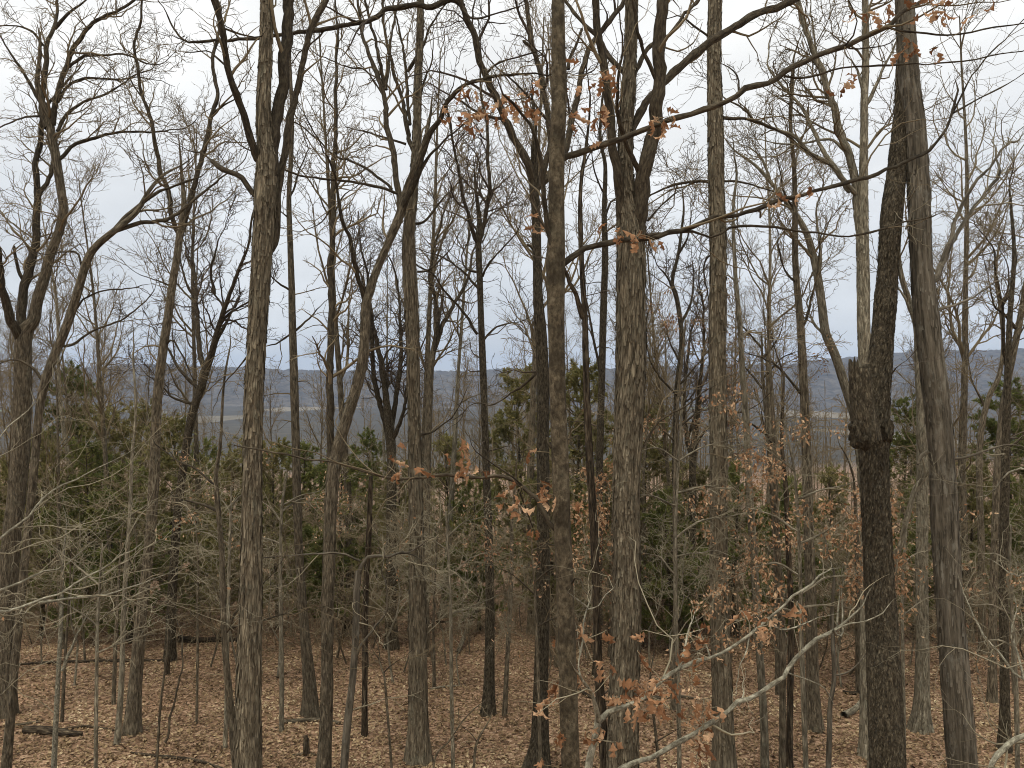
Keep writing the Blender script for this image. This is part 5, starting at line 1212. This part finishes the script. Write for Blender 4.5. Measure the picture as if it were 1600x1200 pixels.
# ------------------------------------------------------------------ thicket of whips and briars nobody could count
def undergrowth():
    g = np.random.default_rng(91)
    n = 2500
    d = 23 + 34 * g.random(n) ** 1.1; x = g.uniform(-0.8, 0.8, n) * d
    keep = vnoise(np.stack([x * 0.22, d * 0.22, x * 0], 1), 12) > 0.34
    d, x = d[keep], x[keep]; n = len(d)
    H = g.uniform(0.7, 3.2, n)
    C = np.empty((n, 6, 3)); C[:, 0] = np.stack([x, d, terrain(x, d) - 0.03], 1)
    dr = norm(np.stack([g.normal(0, 0.22, n), g.normal(0, 0.22, n), np.ones(n)], 1))
    for k_ in range(5):
        C[:, k_ + 1] = C[:, k_] + dr * (H / 5)[:, None]
        dr = norm(dr + g.normal(size=(n, 3)) * 0.16)
    Rr = (0.006 + 0.004 * g.random(n))[:, None] * np.linspace(1, 0.45, 6)[None]
    b, br = grow(C, Rr, 2.6, (0.3, 1.1), (0.5, 1.3), 3, 0.7, 0.005, up=0.04, wander=0.3, tmin=0.2, g=g)
    v, q, _ = join([tubes(C, Rr, 3), tubes(b, br, 3)])
    o = link('undergrowth', make_mesh('undergrowth', v, q, mat=M['twig']))
    tag(o, 'tangled brown thicket of thin whips behind the trunks', 'undergrowth', kind='stuff')
undergrowth()

# ------------------------------------------------------------------ far wood on the falling slope
def far_wood():
    g = np.random.default_rng(41)
    n = 1250
    d = 80 * np.exp(g.random(n) * math.log(950 / 80)); x = g.uniform(-0.85, 0.85, n) * d
    H = g.uniform(11, 18, n); z = terrain(x, d)
    base = np.stack([x, d, z], 1)
    top = base + np.stack([g.normal(size=n) * 0.6, g.normal(size=n) * 0.6, H], 1)
    tt = np.linspace(0, 1, 3)[None, :, None]
    P = base[:, None] * (1 - tt) + top[:, None] * tt
    rs = np.clip(d / 150, 0.5, 2.2)
    Rr = (0.15 * rs)[:, None] * np.array([1, 0.7, 0.2])[None]
    parts = [tubes(P, Rr, 3)]
    nb = 15
    par = np.repeat(np.arange(n), nb); f = g.uniform(0.3, 0.97, n * nb)
    p0 = base[par] * (1 - f)[:, None] + top[par] * f[:, None]
    dr = g.normal(size=(n * nb, 3)); dr[:, 2] = np.abs(dr[:, 2]) + 0.8; dr = norm(dr)
    ln = g.uniform(1.6, 4.5, n * nb) * (1.15 - f * 0.7)
    p1 = p0 + dr * (ln * 0.5)[:, None]; dr2 = norm(dr + g.normal(size=dr.shape) * 0.3); p2 = p1 + dr2 * (ln * 0.5)[:, None]
    B = np.stack([p0, p1, p2], 1); br = (0.035 * rs)[par][:, None] * np.array([1, 0.8, 0.5])[None]
    parts.append(tubes(B, br, 3))
    v, q, bk = join(parts)
    o = link('far_wood', make_mesh('far_wood', v, q, mat=M['twig']))
    tag(o, 'grey bare woods falling away towards the valley', 'woods', kind='stuff')
far_wood()

# ------------------------------------------------------------------ leaf litter, logs and fallen sticks
def litter():
    g = np.random.default_rng(55)
    n = 172000
    u = g.random(n)
    d = 8.5 + (36 - 8.5) * u ** 1.15
    x = g.uniform(-0.78, 0.78, n) * (d + 2)
    z = terrain(x, d)
    yaw = g.uniform(0, 6.28, n); pitch = g.normal(0, 0.35, n); roll = g.normal(0, 0.45, n)
    L = 0.038 + 0.07 * g.random(n) ** 1.3; w = L * g.uniform(0.24, 0.40, n)
    f = np.stack([np.cos(yaw) * np.cos(pitch), np.sin(yaw) * np.cos(pitch), np.sin(pitch)], 1)
    s = np.stack([-np.sin(yaw) * np.cos(roll), np.cos(yaw) * np.cos(roll), np.sin(roll)], 1)
    up = np.cross(f, s)
    c = np.stack([x, d, z + 0.012 + 0.03 * g.random(n)], 1)
    fold = (g.uniform(-0.2, 0.9, n) * w)[:, None]
    curl = (g.normal(0, 0.16, n) * L)[:, None]
    a = c - f * (L * 0.5)[:, None]; b = c + f * (L * 0.5)[:, None] + up * curl
    l_ = c + s * w[:, None] + up * fold - f * (L * 0.05)[:, None]; r_ = c - s * w[:, None] + up * fold
    V = np.stack([a, l_, b, r_], 1).reshape(-1, 3)
    i = np.arange(n)[:, None] * 4
    T = np.concatenate([i + np.array([[0, 2, 1]]), i + np.array([[0, 3, 2]])])
    rn = np.clip(g.beta(2.2, 2.6, n) * 0.8 + 0.02 + (fbm(np.stack([x * 0.9, d * 0.9, x * 0], 1), 71, 3) - 0.5) * 0.9 + 0.08, 0, 1)
    o = link('leaf_litter', make_mesh('leaf_litter', V, None, T, mat=M['litter'], rnd=np.repeat(rn, 4), smooth=False))
    tag(o, 'fallen brown and tan leaves covering the woodland floor', 'leaves', kind='stuff')
litter()

def log(label, pts, bark='rot', lift=0.3, name='log', cat='log', seed=1, lift_end=None):
    """fallen wood lying on the leaves; pts (px,py,width px) on the ground"""
    P_, W_ = [], []
    for i, (x, y, w) in enumerate(pts):
        p, d = ground_at(x, y)
        r_ = w * d / F / 2
        f = i / (len(pts) - 1)
        p = np.array([p[0], p[1], float(terrain(p[0], p[1])) + r_ * lift + (lift_end or 0) * f + 0.02]); P_.append(p); W_.append(r_)
    P_ = np.array(P_); W_ = np.array(W_); o0 = P_[0].copy()
    me, C, r = trunk_mesh(P_ - o0, W_, M[bark], 14, 0.06, min(0.012, W_.max() * 0.3), flare=0, seed=seed)
    # close the butt end
    root = link(name, me); root.location = o0
    tag(root, label, cat)
    return root
log('dark rotting log among the leaves at the lower left', [(38, 1146, 13), (70, 1147, 14), (100, 1150, 12), (128, 1150, 6)], seed=61, lift=0.6)
log('forked branch lying behind the rotting log', [(85, 1146, 6), (112, 1140, 5), (140, 1137, 4), (185, 1143, 2)], seed=62)
log('long thin fallen pole crossing the leaves at the left', [(20, 1040, 4), (80, 1037, 5), (140, 1035, 5), (200, 1034, 5), (255, 1033, 3)], seed=63)
log('fallen trunk lying left of the big grey trunk', [(278, 1003, 12), (310, 1004, 9), (345, 1003, 9), (385, 1002, 8)], seed=64, lift=0.6)
log('dark curved branch on the leaves at the bottom left', [(205, 1178, 3), (250, 1184, 5), (300, 1189, 5), (345, 1202, 4), (375, 1215, 3)], bark='rot', seed=65, name='fallen_branch', cat='branch')
log('short log lying against the flared foot of the thin leaning tree', [(437, 1131, 7), (465, 1129, 7), (500, 1127, 6), (532, 1132, 5)], bark='ridge', seed=66)
log('pale stick lying in the leaves at the far left', [(20, 1136, 4), (45, 1132, 4), (62, 1129, 3)], bark='ridge', seed=67, name='fallen_branch', cat='branch')
log('pale log with a charred end lying left of the burled trunk', [(1318, 1122, 11), (1335, 1112, 9), (1352, 1094, 8), (1366, 1080, 7)], bark='pale', seed=68, lift=0.6)
log('dark fallen limb in the leaves behind the pale log', [(1317, 1083, 6), (1335, 1085, 6), (1360, 1079, 4)], seed=69, name='fallen_branch', cat='branch')
log('slanted dead pole propped up in the brush right of the shaggy trunk', [(715, 1022, 7), (728, 1004, 7), (742, 985, 6), (756, 968, 5)], bark='ridge', seed=70, lift_end=0.9)
log('dark fallen branch behind the dead pole', [(682, 974, 4), (690, 973, 4), (703, 972, 3)], seed=71, name='fallen_branch', cat='branch')
log('small log beyond the thick ridged trunk', [(1005, 1094, 7), (1030, 1092, 6), (1060, 1090, 5), (1088, 1094, 4)], bark='ridge', seed=72)
log('grey fallen branch in the leaves right of the shaggy trunk', [(672, 1078, 3), (700, 1074, 3), (728, 1072, 2)], bark='pale', seed=73, name='fallen_branch', cat='branch')
log('thin stick lying before the thin leaning tree', [(455, 1182, 3), (475, 1180, 3), (498, 1181, 2)], bark='ridge', seed=74, name='fallen_branch', cat='branch')
log('fallen branch lying left of the dark trunk behind the oak', [(905, 1080, 5), (925, 1092, 5), (948, 1096, 4)], bark='rot', seed=75, name='fallen_branch', cat='branch')
tree('stump', 'small rotten reddish stump in the leaves below the thin leaning tree', 15.8, [(478, 1165, 9), (478, 1157, 8), (477, 1150, 6)], [], bark='rot', rough=0.01, flare=0.2, extend=0, cat='stump', side=0)
tree('stump', 'short dark stump beside the crooked dark tree', 21.6, [(262, 1041, 8), (262, 1032, 8), (262, 1024, 6)], [], bark='rot', rough=0.01, flare=0.2, extend=0, cat='stump', side=0)

# ------------------------------------------------------------------ haze: the air of the valley
def haze():
    m = bpy.data.materials.new('valley_haze'); m.use_nodes = True
    n, l = m.node_tree.nodes, m.node_tree.links
    n.clear()
    out = n.new('ShaderNodeOutputMaterial'); pv = n.new('ShaderNodeVolumePrincipled')
    pv.inputs['Color'].default_value = (0.42, 0.60, 0.92, 1)
    pv.inputs['Density'].default_value = 0.00008
    pv.inputs['Anisotropy'].default_value = 0.0
    l.new(pv.outputs[0], out.inputs['Volume'])
    X, Y0, Y1, Z0, Z1 = 9400, -60, 9400, -125, 330
    v = np.array([(x, y, z) for x in (-X, X) for y in (Y0, Y1) for z in (Z0, Z1)], float)
    q = [(0, 1, 3, 2), (4, 6, 7, 5), (0, 4, 5, 1), (2, 3, 7, 6), (0, 2, 6, 4), (1, 5, 7, 3)]
    o = link('haze', make_mesh('haze', v, q, mat=m, smooth=False))
    tag(o, 'thin blue haze hanging over the valley', 'haze', kind='stuff')
haze()

# tell apart the few look-alikes that ended up with one label
def split_labels():
    by = {}
    for o in SC.objects:
        if o.parent is None and o.get('group') and o.get('label'): by.setdefault(o['label'], []).append(o)
    words = {2: ('left one', 'right one'), 3: ('leftmost', 'middle one', 'rightmost'),
             4: ('leftmost', 'second from left', 'third from left', 'rightmost')}
    for lab, os_ in by.items():
        w_ = words.get(len(os_), [n_ + ' from left' for n_ in ('first', 'second', 'third', 'fourth', 'fifth', 'sixth', 'seventh', 'eighth', 'ninth')])
        if len(os_) < 2 or len(os_) > 9: continue
        if len(lab.split()) > 13: lab2 = lab.replace('low spreading pale', 'low pale').replace(' just', '')
        else: lab2 = lab
        if len(lab2.split()) > 13: continue
        os_.sort(key=lambda o: o.location.x / max(o.location.y, 0.1))
        for o, t in zip(os_, w_): o['label'] = lab2 + ', ' + t
split_labels()
